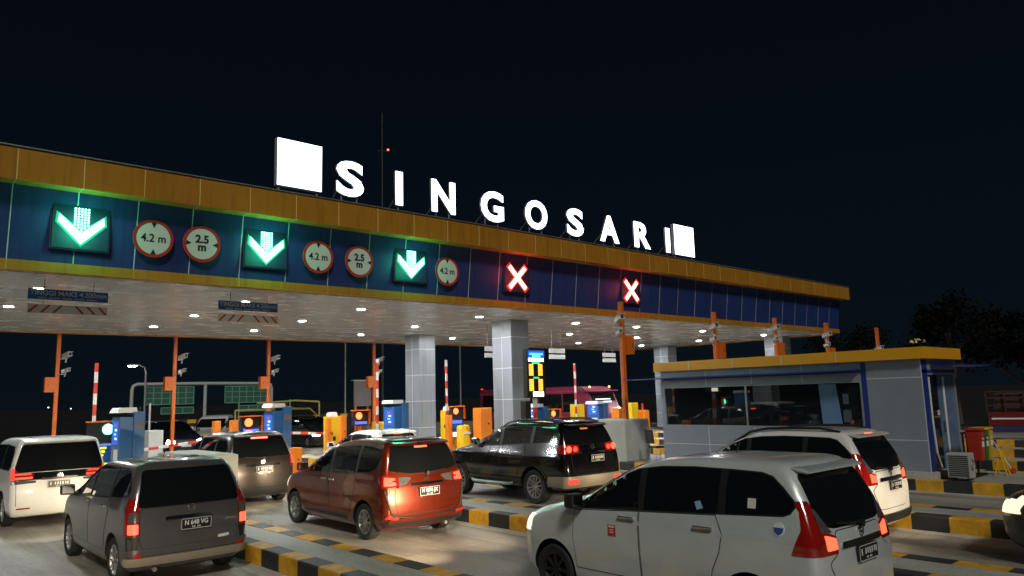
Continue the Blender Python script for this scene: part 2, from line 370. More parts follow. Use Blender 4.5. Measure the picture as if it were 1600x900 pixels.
# ------------------------------------------------------------------ toll canopy
CX0, CX1, CYF, CYB, SOF = -4.0, 41.2, 18.0, 33.4, 5.28
def canopy():
    t = thing('toll_canopy', 'long flat toll plaza canopy with amber fascia over a blue band and white ceiling', 'toll canopy')
    # upper amber fascia all round (front proud of the blue band)
    b = MB(); b.prism([(CYF, 7.10), (CYF, 7.76), (CYF+.5, 7.80), (CYF+.5, 7.10)], 'x', CX0, CX1)
    b.box(CX0, CX1, CYB-.5, CYB+.3, 7.1, 7.76); b.box(CX1-.5, CX1-.002, CYF+.5, CYB-.5, 7.1, 7.76)
    b.build('roof_fascia', M_yellow, t)
    b = MB(); b.box(CX0+.1, CX1-.5, CYF+.5, CYB-.5, 7.55, 7.7); b.build('roof_deck', M_steel, t)
    b = MB(); b.box(CX0, CX1, CYF-.02, CYF+.12, 7.80, 7.825); b.build('roof_edge_flashing', M_steel, t)
    # blue band leaning inwards towards its foot
    b = MB(); b.prism([(CYF+.42, 7.098), (CYF+.55, 7.098), (CYF+.75, 5.52), (CYF+.62, 5.52)], 'x', CX0+.1, CX1-.35)
    b.build('blue_band', M_blue, t)
    b = MB(); b.prism([(CX1-.35, 7.098), (CX1-.22, 7.098), (CX1-.42, 5.52), (CX1-.55, 5.52)], 'y', CYF+.76, CYB-.4)
    b.build('blue_end_band', M_cblue, t)
    b = MB(); b.box(CX0+.1, CX1-.3, CYF+.58, CYF+.80, 5.30, 5.518); b.box(CX0+.1, CX1-.3, CYB-.22, CYB, 5.24, 5.50)
    b.box(CX1-.52, CX1-.3, CYF+.80, CYB-.22, 5.24, 5.50)
    b.build('lower_trim', M_trim, t)
    b = MB(); b.box(CX0+.1, CX1-.52, CYF+.80, CYB-.22, 5.28, 5.36); b.build('ceiling_panels', M_soffit, t)
    # clad columns
    for x, y in ((19.5, 21.8), (20.2, 28.9), (39.6, 21.6), (39.6, 29.4), (-1.0, 21.8), (-1.0, 28.9)):
        b = MB(); b.box(x-.45, x+.45, y-.55, y+.55, .2, 5.275)
        c = b.build('column', M_colm, t)
        b = MB(); b.box(x-.462, x-.45, y-.011, y+.011, .25, 5.27); b.build('column_joint', M_whitejoint, c)
        b = MB(); b.box(x-.47, x+.47, y-.57, y+.57, 5.24, 5.278); b.build('column_collar', M_steel, c)
    return t
canopy()

ORD = ['first', 'second', 'third', 'fourth', 'fifth', 'sixth', 'seventh', 'eighth', 'ninth', 'tenth']
def ceiling_lights():
    rows = (('front', 21.0), ('middle', 25.1), ('back', 29.3))
    xs = [3.5, 8.6, 12.4, 17.3, 22.4, 26.3, 31.4, 37.1]
    first = None
    for rn, y in rows:
        for i, x in enumerate(xs):
            lab = 'round white downlight in the %s row of the canopy ceiling, %s from the left' % (rn, ORD[i])
            if first is None:
                t = thing('ceiling_light', lab, 'ceiling light', (x, y, SOF), 0, 'canopy downlights')
                b = MB(); b.lathe([(.17, 0), (.235, 0), (.235, -.022), (.205, -.03), (.17, -.03)], 'z', n=28); b.build('frame', M_white, t, True)
                b = MB(); b.lathe([(.168, -.004), (.168, -.026), (.10, -.031), (.015, -.033)], 'z', n=24); b.build('diffuser', M_down, t, True)
                first = t
            else:
                t = copy_tree(first); t.location = (x, y, SOF); t['label'] = lab
ceiling_lights()

# ------------------------------------------------------------------ roof lettering
def fit_mesh(me, x0, x1, z0, z1):
    xs = [v.co.x for v in me.vertices]; ys = [v.co.y for v in me.vertices]
    ax, bx, ay, by = min(xs), max(xs), min(ys), max(ys)
    for v in me.vertices:
        v.co.x = x0+(v.co.x-ax)/(bx-ax)*(x1-x0); v.co.y = z0+(v.co.y-ay)/(by-ay)*(z1-z0)

def letters():
    data = (('S', 9.94, 10.82), ('I', 11.88, 12.14), ('N', 13.18, 14.10), ('G', 15.13, 16.12), ('O', 17.09, 18.15),
            ('S', 19.13, 20.00), ('A', 20.90, 21.99), ('R', 22.92, 23.93), ('I', 24.95, 25.24))
    where = ('beside the left white lightbox', 'between the first S and the N', 'standing on the roof edge', 'standing on the roof edge', 'standing on the roof edge',
             'between the O and the A', 'standing on the roof edge', 'standing on the roof edge', 'beside the right white lightbox')
    for (ch, x0, x1), wtxt in zip(data, where):
        t = thing('roof_letter', 'glowing white capital letter %s %s' % (ch, wtxt), 'sign letter', ((x0+x1)/2, 18.2, 7.80), 0, 'illuminated roof letters')
        h = (x1-x0)/2
        body = text_obj('letter_return', ch, 1.4, M_letterside, t, (0, .015, 0), ext=.035, off=.046)
        fit_mesh(body.data, -h, h, .22, 1.26)
        face = text_obj('letter_face', ch, 1.4, M_letter, t, (0, -.032, 0), ext=.008, off=.044)
        fit_mesh(face.data, -h+.012, h-.012, .232, 1.248)
        xs = [0] if ch == 'I' else [-h*.55, h*.55]
        for x in xs:
            b = MB(); b.box(x-.02, x+.02, .03, .07, .02, .30 if ch != 'A' else .24); b.build('support_leg', M_steel, t)
        b = MB(); b.bar((xs[0], .12, .55), (xs[0]-.05, .75, .03), .03, .03); b.build('brace', M_steel, t)
    for x0, x1, wtxt in ((8.22, 9.52, 'at the left end of the roof lettering'), (25.58, 26.98, 'at the right end of the roof lettering')):
        t = thing('lightbox_sign', 'blank glowing white square lightbox %s' % wtxt, 'lightbox', ((x0+x1)/2, 18.2, 7.80), 0, 'roof lightboxes')
        h = (x1-x0)/2
        b = MB(); b.box(-h, h, 0, .16, .21, 1.51, .012); b.build('casing', M_letterside, t)
        b = MB(); b.box(-h+.015, h-.015, -.012, -.001, .225, 1.495); b.build('lit_face', M_letter, t)
        for x in (-h+.08, h-.12): b = MB(); b.box(x-.025, x+.025, .05, .10, .02, .21); b.build('support_leg', M_steel, t)
        b = MB(); b.box(-h, h, .02, .06, .05, .09); b.build('base_rail', M_steel, t)
letters()

# ------------------------------------------------------------------ lane signals and round clearance signs
M_ledbox = mat('led_housing', (.010, .022, .06), rough=.5, var=.1)
M_greenbloom = emis('green_bloom_rim', (.0, 1.0, .36), .75)  # saturated glowing rims that imitate camera bloom around the LED symbols
M_redbloom = emis('red_bloom_rim', (1.0, .015, .012), 1.2)
def lamp_spill(t, c, e):
    ld = bpy.data.lights.new('signal_glow', 'POINT'); lo = bpy.data.objects.new('signal_glow', ld); COL.objects.link(lo)
    ld.energy = e; ld.color = c; ld.shadow_soft_size = .30; lo.parent = t; lo.location = (0, -.42, -.02)
def lane_signals():
    Y = 18.45
    for i, (xc, w, kind) in enumerate(((3.82, .45, 'a'), (8.09, .46, 'a'), (12.6, .45, 'a'), (16.9, .45, 'x'), (22.92, .46, 'x'))):
        if kind == 'a':
            lab = ('green LED down arrow on the blue band, leftmost lane signal', 'green LED down arrow on the blue band, middle one of the three arrows',
                   'green LED down arrow on the blue band beside the last 4.2 m sign')[i]
        else:
            lab = ('red LED cross on the blue band, left one of the two crosses', 'red LED cross on the blue band behind the tall orange camera pole')[i-3]
        t = thing('lane_signal', lab, 'lane signal', (xc, Y, 6.32), 0, 'overhead lane signals')
        b = MB(); b.box(-.60, .60, .02, .12, -.52, .52, .015); b.build('housing', M_ledbox, t)
        b = MB(); b.box(-.56, .56, 0, .02, -.48, .48); b.build('front_panel', M_ledbox, t)
        if kind == 'a':
            b = MB(); b.prism([(-.44, .27), (0, -.12), (.44, .27), (.46, .10), (0, -.37), (-.46, .10)], 'y', -.03, -.004); b.build('arrow_head', M_greenled, t)
            b = MB(); b.prism([(-.49, .33), (0, -.06), (.49, .33), (.51, .08), (0, -.43), (-.51, .08)], 'y', -.003, -.001); b.build('arrow_bloom', M_greenbloom, t)  # wider glowing outline painted as bloom, no LEDs here
            b = MB()
            for r_ in range(9):
                for c_ in range(5):
                    x = -.13+.065*c_; z = -.06+.06*r_
                    if z < -.12+abs(x)*.95+.02: continue
                    b.lathe([(.023, -.03), (.023, -.004)], 'y', (x, 0, z), 8)
            b.build('arrow_shaft', M_greenled, t)
        lamp_spill(t, (.05, 1.0, .42) if kind == 'a' else (1.0, .06, .04), (60, 52, 40, 22, 18)[i])
        if kind == 'x':
            for s, n_ in ((1, 'cross_bar'), (-1, 'cross_bar')):
                b = MB(); b.bar((-.36*s, -.012-.002*s, .36), (.36*s, -.012-.002*s, -.36), .02, .15); o = b.build(n_, M_redled, t)
                b = MB(); b.bar((-.42*s, -.0015-.0006*s, .42), (.42*s, -.0015-.0006*s, -.42), .001, .24); b.build('cross_bloom', M_redbloom, o)  # painted red bloom behind the bar, glowing but not LEDs
lane_signals()

def round_signs():
    data = ((5.33, '4.2 m', 'round red-rimmed 4.2 m height sign, nearest the leftmost green arrow'),
            (6.45, '2.5', 'round red-rimmed 2.5 m width sign left of the middle green arrow'),
            (9.56, '4.2 m', 'round red-rimmed 4.2 m height sign, middle one of the three height signs'),
            (10.83, '2.5', 'round red-rimmed 2.5 m width sign, right one of the two width signs'),
            (13.94, '4.2 m', 'round red-rimmed 4.2 m height sign nearest the red crosses'))
    for x, tx, lab in data:
        t = thing('clearance_sign', lab, 'round sign', (x, 18.44, 6.26), 0, 'round clearance signs')
        r = .45
        b = MB(); b.lathe([(r-.0, .0), (r, .03)], 'y', n=48); b.build('sign_plate', M_steel, t, True)
        b = MB(); b.lathe([(r, -.006), (r, -.001), (r*.84, -.001), (r*.84, -.006)], 'y', n=56, closed=True); b.build('red_rim', M_signred, t, True)
        b = MB(); b.lathe([(r*.84, -.004), (r*.84, -.001)], 'y', n=56); b.build('white_face', M_signwhite, t)
        if tx == '4.2 m':
            text_obj('lettering', '4.2 m', .27, M_ink, t, (0, -.008, 0), ext=.002, off=.004, sx=.92)
            tri = [[(-.06, .375), (.06, .375), (0, .25)], [(-.06, -.375), (.06, -.375), (0, -.25)]]
        else:
            text_obj('lettering', '2.5\nm', .27, M_ink, t, (0, -.008, .01), ext=.002, off=.010, line=.72)
            tri = [[(-.375, .06), (-.375, -.06), (-.25, 0)], [(.375, .06), (.375, -.06), (.25, 0)]]
        for q in tri: MB().prism(q, 'y', -.008, -.0045).build('arrow_mark', M_ink, t)
round_signs()

def hanging_signs():
    for x, lab in ((3.87, 'blue hanging maximum height sign over the leftmost lane'), (8.10, 'blue hanging maximum height sign over the second lane, behind the fascia')):
        t = thing('height_sign', lab, 'hanging sign', (x, 19.5, 0), 0, 'hanging height signs')
        b = MB(); b.box(-.81, .81, 0, .03, 4.81, 5.05, .006); b.build('sign_board', M_signblue, t)
        text_obj('lettering', 'TINGGI MAKS 4.200mm', .155, M_signtext, t, (0, -.004, 4.955), ext=.001, off=.001, sx=.98)
        b = MB()
        for k in range(34):
            if k % 7 == 5: continue
            xx = -.60+k*.036; b.box(xx-.011, xx+.011, -.005, -.001, 4.835, 4.862)
        b.build('small_lettering', M_signtext, t)
        for xx in (-.5, .5):
            b = MB(); b.tube([(xx, .015, 5.05), (xx, .015, 5.28)], .007, 6); b.build('hanger_rod', M_dark, t)
            b = MB(); b.tube([(xx, .015, 4.70), (xx, .015, 4.81)], .004, 6); b.build('chain', M_steel, t)
        b = MB(); b.box(-.80, .80, 0, .025, 4.50, 4.70); b.build('height_bar', M_white, t)
        for k, xx in enumerate((-.70, -.46, -.22)):
            for s in (1, -1):
                b = MB(); x0 = xx*s
                b.prism([(x0-.08*s-.03, 4.515), (x0-.08*s+.03, 4.515), (x0+.08*s+.03, 4.69), (x0+.08*s-.03, 4.69)], 'y', -.004, -.001)
                b.build('stripe', M_signred, t)
    # pale backs of the hanging signs beyond the canopy, seen from behind
    for x, y, lab in ((20.2, 23.6, 'pair of pale boards hanging behind the nearer grey column'), (24.0, 23.7, 'pair of pale boards hanging right of the fare display'),
                      (29.5, 25.4, 'pair of pale boards hanging left of the tall orange camera pole')):
        t = thing('hanging_board', lab, 'hanging sign', (x, y, 0), 0, 'hanging boards seen from behind')
        for z0, z1 in ((4.22, 4.42), (3.96, 4.15)):
            b = MB(); b.box(-.5, .5, 0, .03, z0, z1, .005); b.build('board', M_signtext, t)
        for xx in (-.3, .3):
            b = MB(); b.tube([(xx, .04, 3.98), (xx, .04, 5.28)], .012, 6); b.build('hanger_rod', M_steel, t)
hanging_signs()

# ------------------------------------------------------------------ camera poles
def cctv(parent, x, y, z, az, tilt=-.25, big=True):
    s = 1.25 if big else .95
    b = MB(); b.box(-.07*s, .07*s, -.19*s, .15*s, -.06*s, .06*s, .015); b.box(-.085*s, .085*s, -.24*s, .13*s, .063*s, .075*s)
    o = b.build('camera', M_cam, parent); o.location = (x, y, z); o.rotation_euler = (tilt, 0, az)
    b = MB(); b.lathe([(.045*s, -.195*s), (.05*s, -.188*s)], 'y', n=14); b.build('camera_lens', M_dark, o)
    b = MB(); b.bar((0, .02, -.06*s), (0, .10, -.2*s), .03, .03); b.build('camera_bracket', M_cam, o)
    return o

def camera_pole(x, y, h, zb, lab, box_side, base=.25, cam_s=-1, cz=(0.75, .30), n_low=True):
    t = thing('camera_pole', lab, 'camera pole', (x, y, base), 0, 'orange camera poles')
    b = MB(); b.box(-.07, .07, -.07, .07, 0, h, .012); b.box(-.15, .15, -.15, .15, 0, .02); b.build('pole', M_orange, t)
    b = MB(); b.box(*sorted((box_side*.075, box_side*.42)), -.16, .10, zb-.25, zb+.33, .012); bo = b.build('control_box', M_orange, t)
    b = MB(); b.box(*sorted((box_side*.30, box_side*.32)), -.175, -.16, zb-.02, zb+.08); b.build('latch', M_dark, bo)
    b = MB(); b.bar((0, -.02, zb+cz[0]), (cam_s*.30, -.06, zb+cz[0]), .03, .03); b.bar((0, -.02, zb+cz[1]), (cam_s*.30, -.06, zb+cz[1]), .03, .03); b.build('arm', M_steel, t)
    cctv(t, cam_s*.27, -.12, zb+cz[0]+.12, R(20*cam_s))
    cctv(t, cam_s*.27, -.10, zb+cz[1]+.12, R(28*cam_s), big=False)
    if n_low:
        b = MB(); b.box(cam_s*.17-.05, cam_s*.17+.05, -.14, -.05, zb+.50, zb+.62, .01); b.build('infrared_lamp', M_cam, t)
        b = MB(); b.tube([(cam_s*.2, -.05, zb+.7), (cam_s*.1, -.10, zb+.45), (box_side*.09, -.09, zb+.34)], .009, 6); b.build('cable', M_dark, t)
    return t
camera_pole(19.0, 15.78, 5.08, 3.62, 'tallest orange camera pole, standing behind the grey concrete block beside the booth', 1, base=.25)
for x, z, lab in ((24.1, 3.60, 'orange camera pole rising behind the left half of the booth roof'), (28.5, 3.72, 'orange camera pole behind the booth roof, second of four from the left'),
               (33.0, 3.6, 'orange camera pole behind the booth roof, third of four from the left'), (38.4, 3.1, 'orange camera pole behind the booth roof, furthest right')):
    camera_pole(x, 15.6, 5.05, z, lab, 1, base=.2)
for x, y, lab in ((6.48, 34.0, 'orange camera pole beyond the canopy, leftmost of all'), (10.9, 34.0, 'orange camera pole beyond the canopy in front of the left grid sign'),
               (15.12, 34.0, 'orange camera pole beyond the canopy beside the right grid sign'), (20.84, 34.0, 'orange camera pole beyond the canopy, just left of the grey column')):
    camera_pole(x, y, 5.6, 3.25, lab, -1, base=0, cam_s=1, cz=(1.05, .45))

# ------------------------------------------------------------------ toll machines on the islands
M_led_red = emis('red_signal_lamp', (1.0, .16, .04), 4.0)
M_led_green = emis('green_signal_lamp', (.12, 1.0, .55), 14.0)
M_led_blue = emis('blue_text_led', (.08, .12, 1.0), 2.2)
M_led_yel = emis('yellow_text_led', (1.0, .82, .03), 2.5)
M_scr_blue = emis('blue_screen', (.02, .14, .75), .9)
M_scr_white = emis('white_screen', (.8, .95, 1.0), 1.6)
M_scr_cyan = emis('cyan_screen', (.15, .55, .95), 2.0)
M_scr_red = emis('magenta_screen', (.8, .12, .25), .9)
M_stk = band_mat('red_white_stripes', (.72, .72, .72), (.62, .05, .02), 'Z', .30, rough=.4, var=.08)
M_boomx = band_mat('red_white_boom', (.72, .72, .72), (.62, .04, .02), 'X', .24, rough=.4, var=.06)
M_kerbx = band_mat('hazard_band', (.022, .022, .023), (.62, .33, .012), 'X', .5)

M_num = mat('worn_orange_number', (.30, .13, .05), rough=.6)
def kiosk(x, y, num, lab, base=.245, flip=False, h=2.0):
    t = thing('toll_kiosk', lab, 'toll kiosk', (x, y, base), 0, 'blue toll kiosks')
    b = MB(); b.box(-.05, .20, -.28, .30, 0, h, .012); b.build('cabinet', M_kblue, t)
    b = MB(); b.box(-.34, -.052, -.24, .42, 0, h-.12, .012); b.build('reader_housing', M_signblue if num != '10' else M_kblue, t)
    b = MB(); b.prism([(-.40, h-.02), (-.34, h+.10), (.02, h+.10), (.05, h-.02)], 'y', -.20, .46); b.build('white_cap', M_kwhite, t)
    b = MB(); b.box(-.348, -.341, -.16, .34, 1.25, 1.78); s = b.build('screen', M_scr_blue, t)
    for k in range(4):
        b = MB(); b.box(-.354, -.349, -.05+.06*(k % 2), .10+.06*(k % 2), 1.36+.1*k, 1.41+.1*k)
        b.build('screen_text', (M_scr_white, M_scr_cyan, M_scr_white, M_scr_red)[k], s)
    b = MB(); b.box(-.352, -.341, -.15, .15, .88, 1.14, .004); b.build('card_reader', M_kwhite, t)
    if num:
        text_obj('lane_number', num, .21, M_num, t, (.075, -.284, h-.32), ext=.002, off=.006)
    b = MB(); b.box(-.30, -.08, -.244, -.238, .2, 1.0); b.build('service_door', M_kblue, t)
    b = MB(); b.tube([(.12, -.1, h), (.12, -.1, h+.12)], .012, 6); b.build('antenna_stub', M_dark, t)
    return t
kiosk(5.33, 19.45, '10', 'dark blue toll kiosk numbered 10 behind the white minivan')
kiosk(9.80, 21.10, '08', 'blue toll kiosk numbered 08 right of the grey hatch-tailed car ahead')
kiosk(14.15, 21.5, None, 'blue toll kiosk with white cap just left of the far grey column')
kiosk(19.15, 19.95, None, 'small blue toll kiosk in front of the near column, left of the fare display', h=1.72)
kiosk(24.10, 21.4, None, 'small blue toll kiosk right of the fare display, behind the black SUV', h=1.72)

def signal_head(x, y, z, lab, colour, lower, base=.245):
    t = thing('signal_cabinet', lab, 'lane light', (x, y, base), 0, 'lane lights on the islands')
    zz = z-base
    b = MB(); b.box(-.05, .05, .05, .15, 0, zz-.3); b.build('post', M_orange, t)
    b = MB(); b.box(-.30, .30, 0, .16, zz-.30, zz+.20, .01); b.build('housing', M_dark, t)
    b = MB(); b.box(-.32, .32, -.12, .17, zz+.20, zz+.235); b.box(.302, .325, -.10, .17, zz-.28, zz+.2); b.build('hood', M_orange, t)
    b = MB(); b.lathe([(.125, -.004), (.11, -.03), (.06, -.045), (.01, -.05)], 'y', (-.08 if colour != 'g' else .14, 0, zz+.03), 20)
    b.build('signal_lamp', M_led_green if colour == 'g' else M_led_red, t, True)
    b = MB()
    if lower == 'line':
        b.box(-.20, .24, -.008, -.001, zz-.26, zz-.17); b.box(-.24, -.21, -.008, -.001, zz-.26, zz-.14); b.build('text_display', M_led_blue, t)
    else:
        b.box(-.30, .30, .01, .15, zz-1.0, zz-.31, .01); d = b.build('display_cabinet', M_signblue, t)
        if lower == 'yellow':
            b = MB()
            for k in range(4): b.box(-.18, .12-.03*k, .001, .009, zz-.44-.085*k, zz-.395-.085*k)
            b.box(-.08, .20, .001, .009, zz-.98, zz-.78); b.build('text_display', M_led_yel, d)
            b = MB(); b.box(-.28, .28, .001, .009, zz-.36, zz-.32); b.build('blue_display_edge', M_led_blue, d)
        else:
            b = MB(); b.box(-.24, .22, .001, .009, zz-.46, zz-.34); b.build('text_display', M_led_blue, d)
            b = MB(); b.box(-.24, .22, .001, .009, zz-.98, zz-.80); b.build('white_display', M_scr_white, d)
    return t
signal_head(4.95, 20.6, 1.80, 'green lane light over a yellow text display, beside kiosk 10', 'g', 'yellow')
signal_head(9.50, 22.5, 1.76, 'round red lane light left of the blue kiosk 08', 'r', 'line')
signal_head(13.85, 23.45, 1.80, 'round red lane light above the white hatchback ahead', 'r', 'line')
signal_head(18.85, 24.4, 1.80, 'round red lane light with tall display beside the yellow barrier machine', 'r', 'tall')
signal_head(24.0, 24.0, 1.52, 'round red lane light in an orange hood behind the black SUV', 'r', 'line')

def barrier(x, y, lab, raised=True, base=.245, stick_x=0.0, stick_y=0.0, h=1.35, ang=90, length=3.0, cap=True, zpiv=1.0):
    t = thing('barrier_machine', lab, 'barrier gate', (x, y, base), 0, 'yellow barrier gates')
    b = MB(); b.box(-.24, .24, -.20, .20, 0, h, .015); b.build('cabinet', M_ymach, t)
    b = MB(); b.box(-.06, .06, -.207, -.201, h*.42, h*.52); b.build('lock_plate', M_dark, t)
    if cap:
        b = MB(); b.prism([(-.15, h), (-.10, h+.16), (.12, h+.16), (.17, h)], 'y', -.16, .16); b.build('white_cap', M_kwhite, t)
    a = R(ang); d_ = Vector((-math.cos(a), 0, math.sin(a)))
    p0 = Vector((stick_x, stick_y-.26, zpiv))
    b = MB(); b.lathe([(.09, -.06), (.09, .06)], 'y', (p0.x, p0.y+.03, p0.z), 16); b.build('pivot', M_dark, t, True)
    b = MB(); b.box(-.045, .045, -.025, .025, 0, length, .01)
    o = b.build('boom', M_stk, t); o.location = p0; o.rotation_euler = (0, -(math.pi/2-a), 0)
    return t
barrier(5.55, 23.6, 'striped boom standing upright behind the white minivan, leftmost barrier gate', stick_x=-.15, length=2.35, cap=False)
barrier(14.1, 26.0, 'yellow barrier machine with its striped boom lowered towards kiosk 08', ang=4, length=3.6, h=1.55, stick_x=-.2, zpiv=.92)
barrier(14.55, 23.3, 'yellow barrier machine behind kiosk 06 with tall upright striped boom', stick_x=-.35, stick_y=-.1, length=2.55, cap=False)
barrier(18.75, 24.9, 'yellow barrier machine right of the far column with upright striped boom', stick_x=-.25, length=2.65, h=1.62)
barrier(24.2, 22.8, 'yellow barrier machine in front of the pink bus, upright striped boom on its left', stick_x=-.35, length=2.45, h=1.70, cap=False)
barrier(28.4, 23.2, 'rightmost yellow barrier machine, boom raised, beside the tall orange pole', stick_x=.5, length=.6, h=1.66, cap=False)
barrier(9.55, 25.7, 'barrier gate with lowered striped boom across the leftmost lanes in front of headlights', ang=-5, length=3.4, h=1.1, zpiv=.95, stick_x=-.3, cap=False)
def low_machine(x, y):
    t = thing('barrier_pedestal', 'low round-topped yellow pedestal in front of the far column', 'pedestal', (x, y, .245))
    b = MB(); b.lathe([(.26, 0), (.26, .95), (.22, 1.04), (.1, 1.07)], 'z', n=28); b.build('drum', M_ymach, t, True)
    b = MB(); b.box(-.16, .16, -.275, -.255, .72, .80); b.build('name_strip', M_kwhite, t)
low_machine(18.35, 23.4)

def orange_box(x, y, w, d_, h, lab, base=.245):
    t = thing('machine_cabinet', lab, 'cabinet', (x, y, base), 0, 'orange cabinets')
    b = MB(); b.box(-w/2, w/2, -d_/2, d_/2, 0, h, .015); b.build('body', M_obox, t)
    b = MB(); b.box(-w/2+.03, w/2-.03, -d_/2-.006, -d_/2-.001, h*.12, h*.9); dd = b.build('door', M_obox, t)
    b = MB(); b.box(w*.1, w*.25, -d_/2-.014, -d_/2-.007, h*.62, h*.66); b.build('handle', M_dark, dd)
orange_box(9.35, 24.9, .22, .2, 1.58, 'slim orange cabinet left of the red lane light, left of two')
orange_box(9.72, 24.4, .22, .2, 1.60, 'slim orange cabinet beside the red lane light, right of two')
orange_box(14.0, 25.0, .22, .2, 1.58, 'slim orange cabinet right of the yellow machine, behind white hatchback')
orange_box(13.75, 25.6, .16, .2, 1.5, 'narrow orange cabinet pressed against the yellow machine')
orange_box(9.55, 19.7, .34, .25, .88, 'short orange cabinet right of the dark car with lit brake bar')
orange_box(14.0, 22.0, .2, .2, 1.35, 'narrow orange cabinet left of kiosk 06')
orange_box(18.1, 24.0, .20, .2, 1.45, 'thin orange cabinet in front of the far grey column')
orange_box(19.0, 23.0, .55, .5, 1.70, 'broad orange cabinet between the two grey columns')
orange_box(24.35, 20.6, .42, .4, 1.52, 'tall orange cabinet above the black SUV tail')
orange_box(28.9, 22.9, .36, .4, 1.30, 'orange cabinet beside the rightmost yellow barrier machine')
orange_box(24.6, 16.3, .3, .3, 1.45, 'orange cabinet peeping out at the left end of the booth')

def fare_display():
    t = thing('fare_display', 'tall LED fare display glowing amber and blue on a red and white post', 'fare display', (14.35, 15.0, .245))
    b = MB(); b.box(-.34, .34, 0, .18, 2.06, 3.38, .015); b.build('housing', M_dark, t)
    b = MB(); b.box(-.045, .045, .05, .14, 0, 2.06); b.build('post', M_stk, t)
    cy = emis('cyan_led', (.05, .45, 1.0), 4.0); am = emis('amber_led', (1.0, .42, .04), 2.4); gr = emis('green_led_line', (.05, .9, .25), 1.6); wh = emis('warm_white_led', (1.0, .95, .75), 7.0)
    b = MB(); b.box(-.31, .31, -.008, -.001, 3.16, 3.35); hd = b.build('header_panel', emis('deep_blue_led', (.01, .10, .55), 1.5), t)
    b = MB(); b.box(-.25, .25, -.015, -.009, 3.23, 3.28); b.box(-.15, .15, -.015, -.009, 3.17, 3.23); b.build('header_text', cy, hd)
    b = MB(); b.box(-.29, .27, -.008, -.001, 3.05, 3.14); b.build('text_line', wh, t)
    b = MB()
    for z0, z1 in ((2.66, 2.98), (2.25, 2.57)):
        for xc in (-.255, -.20, -.145, .09, .145, .20):
            n_ = 8
            for k in range(n_):
                zz = z0+(z1-z0)*(k+.5)/n_
                b.box(xc-.023, xc+.023, -.01, -.002, zz-.017, zz+.017)
    b.build('digit', am, t)
    MB().box(-.16, .12, -.01, -.002, 2.985, 3.03).build('green_line', gr, t); MB().box(-.12, .08, -.01, -.002, 2.585, 2.625).build('green_line', gr, t)
    b = MB(); b.box(-.14, .24, -.01, -.002, 2.10, 2.22); b.build('bottom_line', wh, t)
    b = MB(); b.tube([(.38, .1, 2.9), (.42, .1, 2.75), (.36, .1, 2.68)], .008, 6); b.build('cable', M_white, t)
    b = MB(); b.box(-.40, -.20, .05, .25, 0, 1.98); b.build('backing_post', M_dark, t)
fare_display()

def block(x0, x1, y0, y1, h, lab):
    t = thing('concrete_block', lab, 'concrete block', ((x0+x1)/2, y0, .245), 0, 'grey concrete crash blocks')
    w_ = (x1-x0)/2; b = MB(); b.box(-w_, w_, 0, y1-y0, 0, h, .03); b.build('body', M_block, t)
    b = MB(); b.box(-w_+.05, w_-.05, .05, y1-y0-.05, h, h+.012); b.build('coping', M_block, t)
block(18.55, 19.75, 15.45, 16.9, 1.28, 'grey concrete block beside the booth at the foot of the tallest orange pole')
block(5.05, 5.85, 14.4, 16.6, 1.17, 'grey concrete block behind the grey minivan, nearest to the camera')
block(8.85, 9.37, 30.2, 30.9, 1.20, 'small grey concrete block far back beside the lowered striped boom')

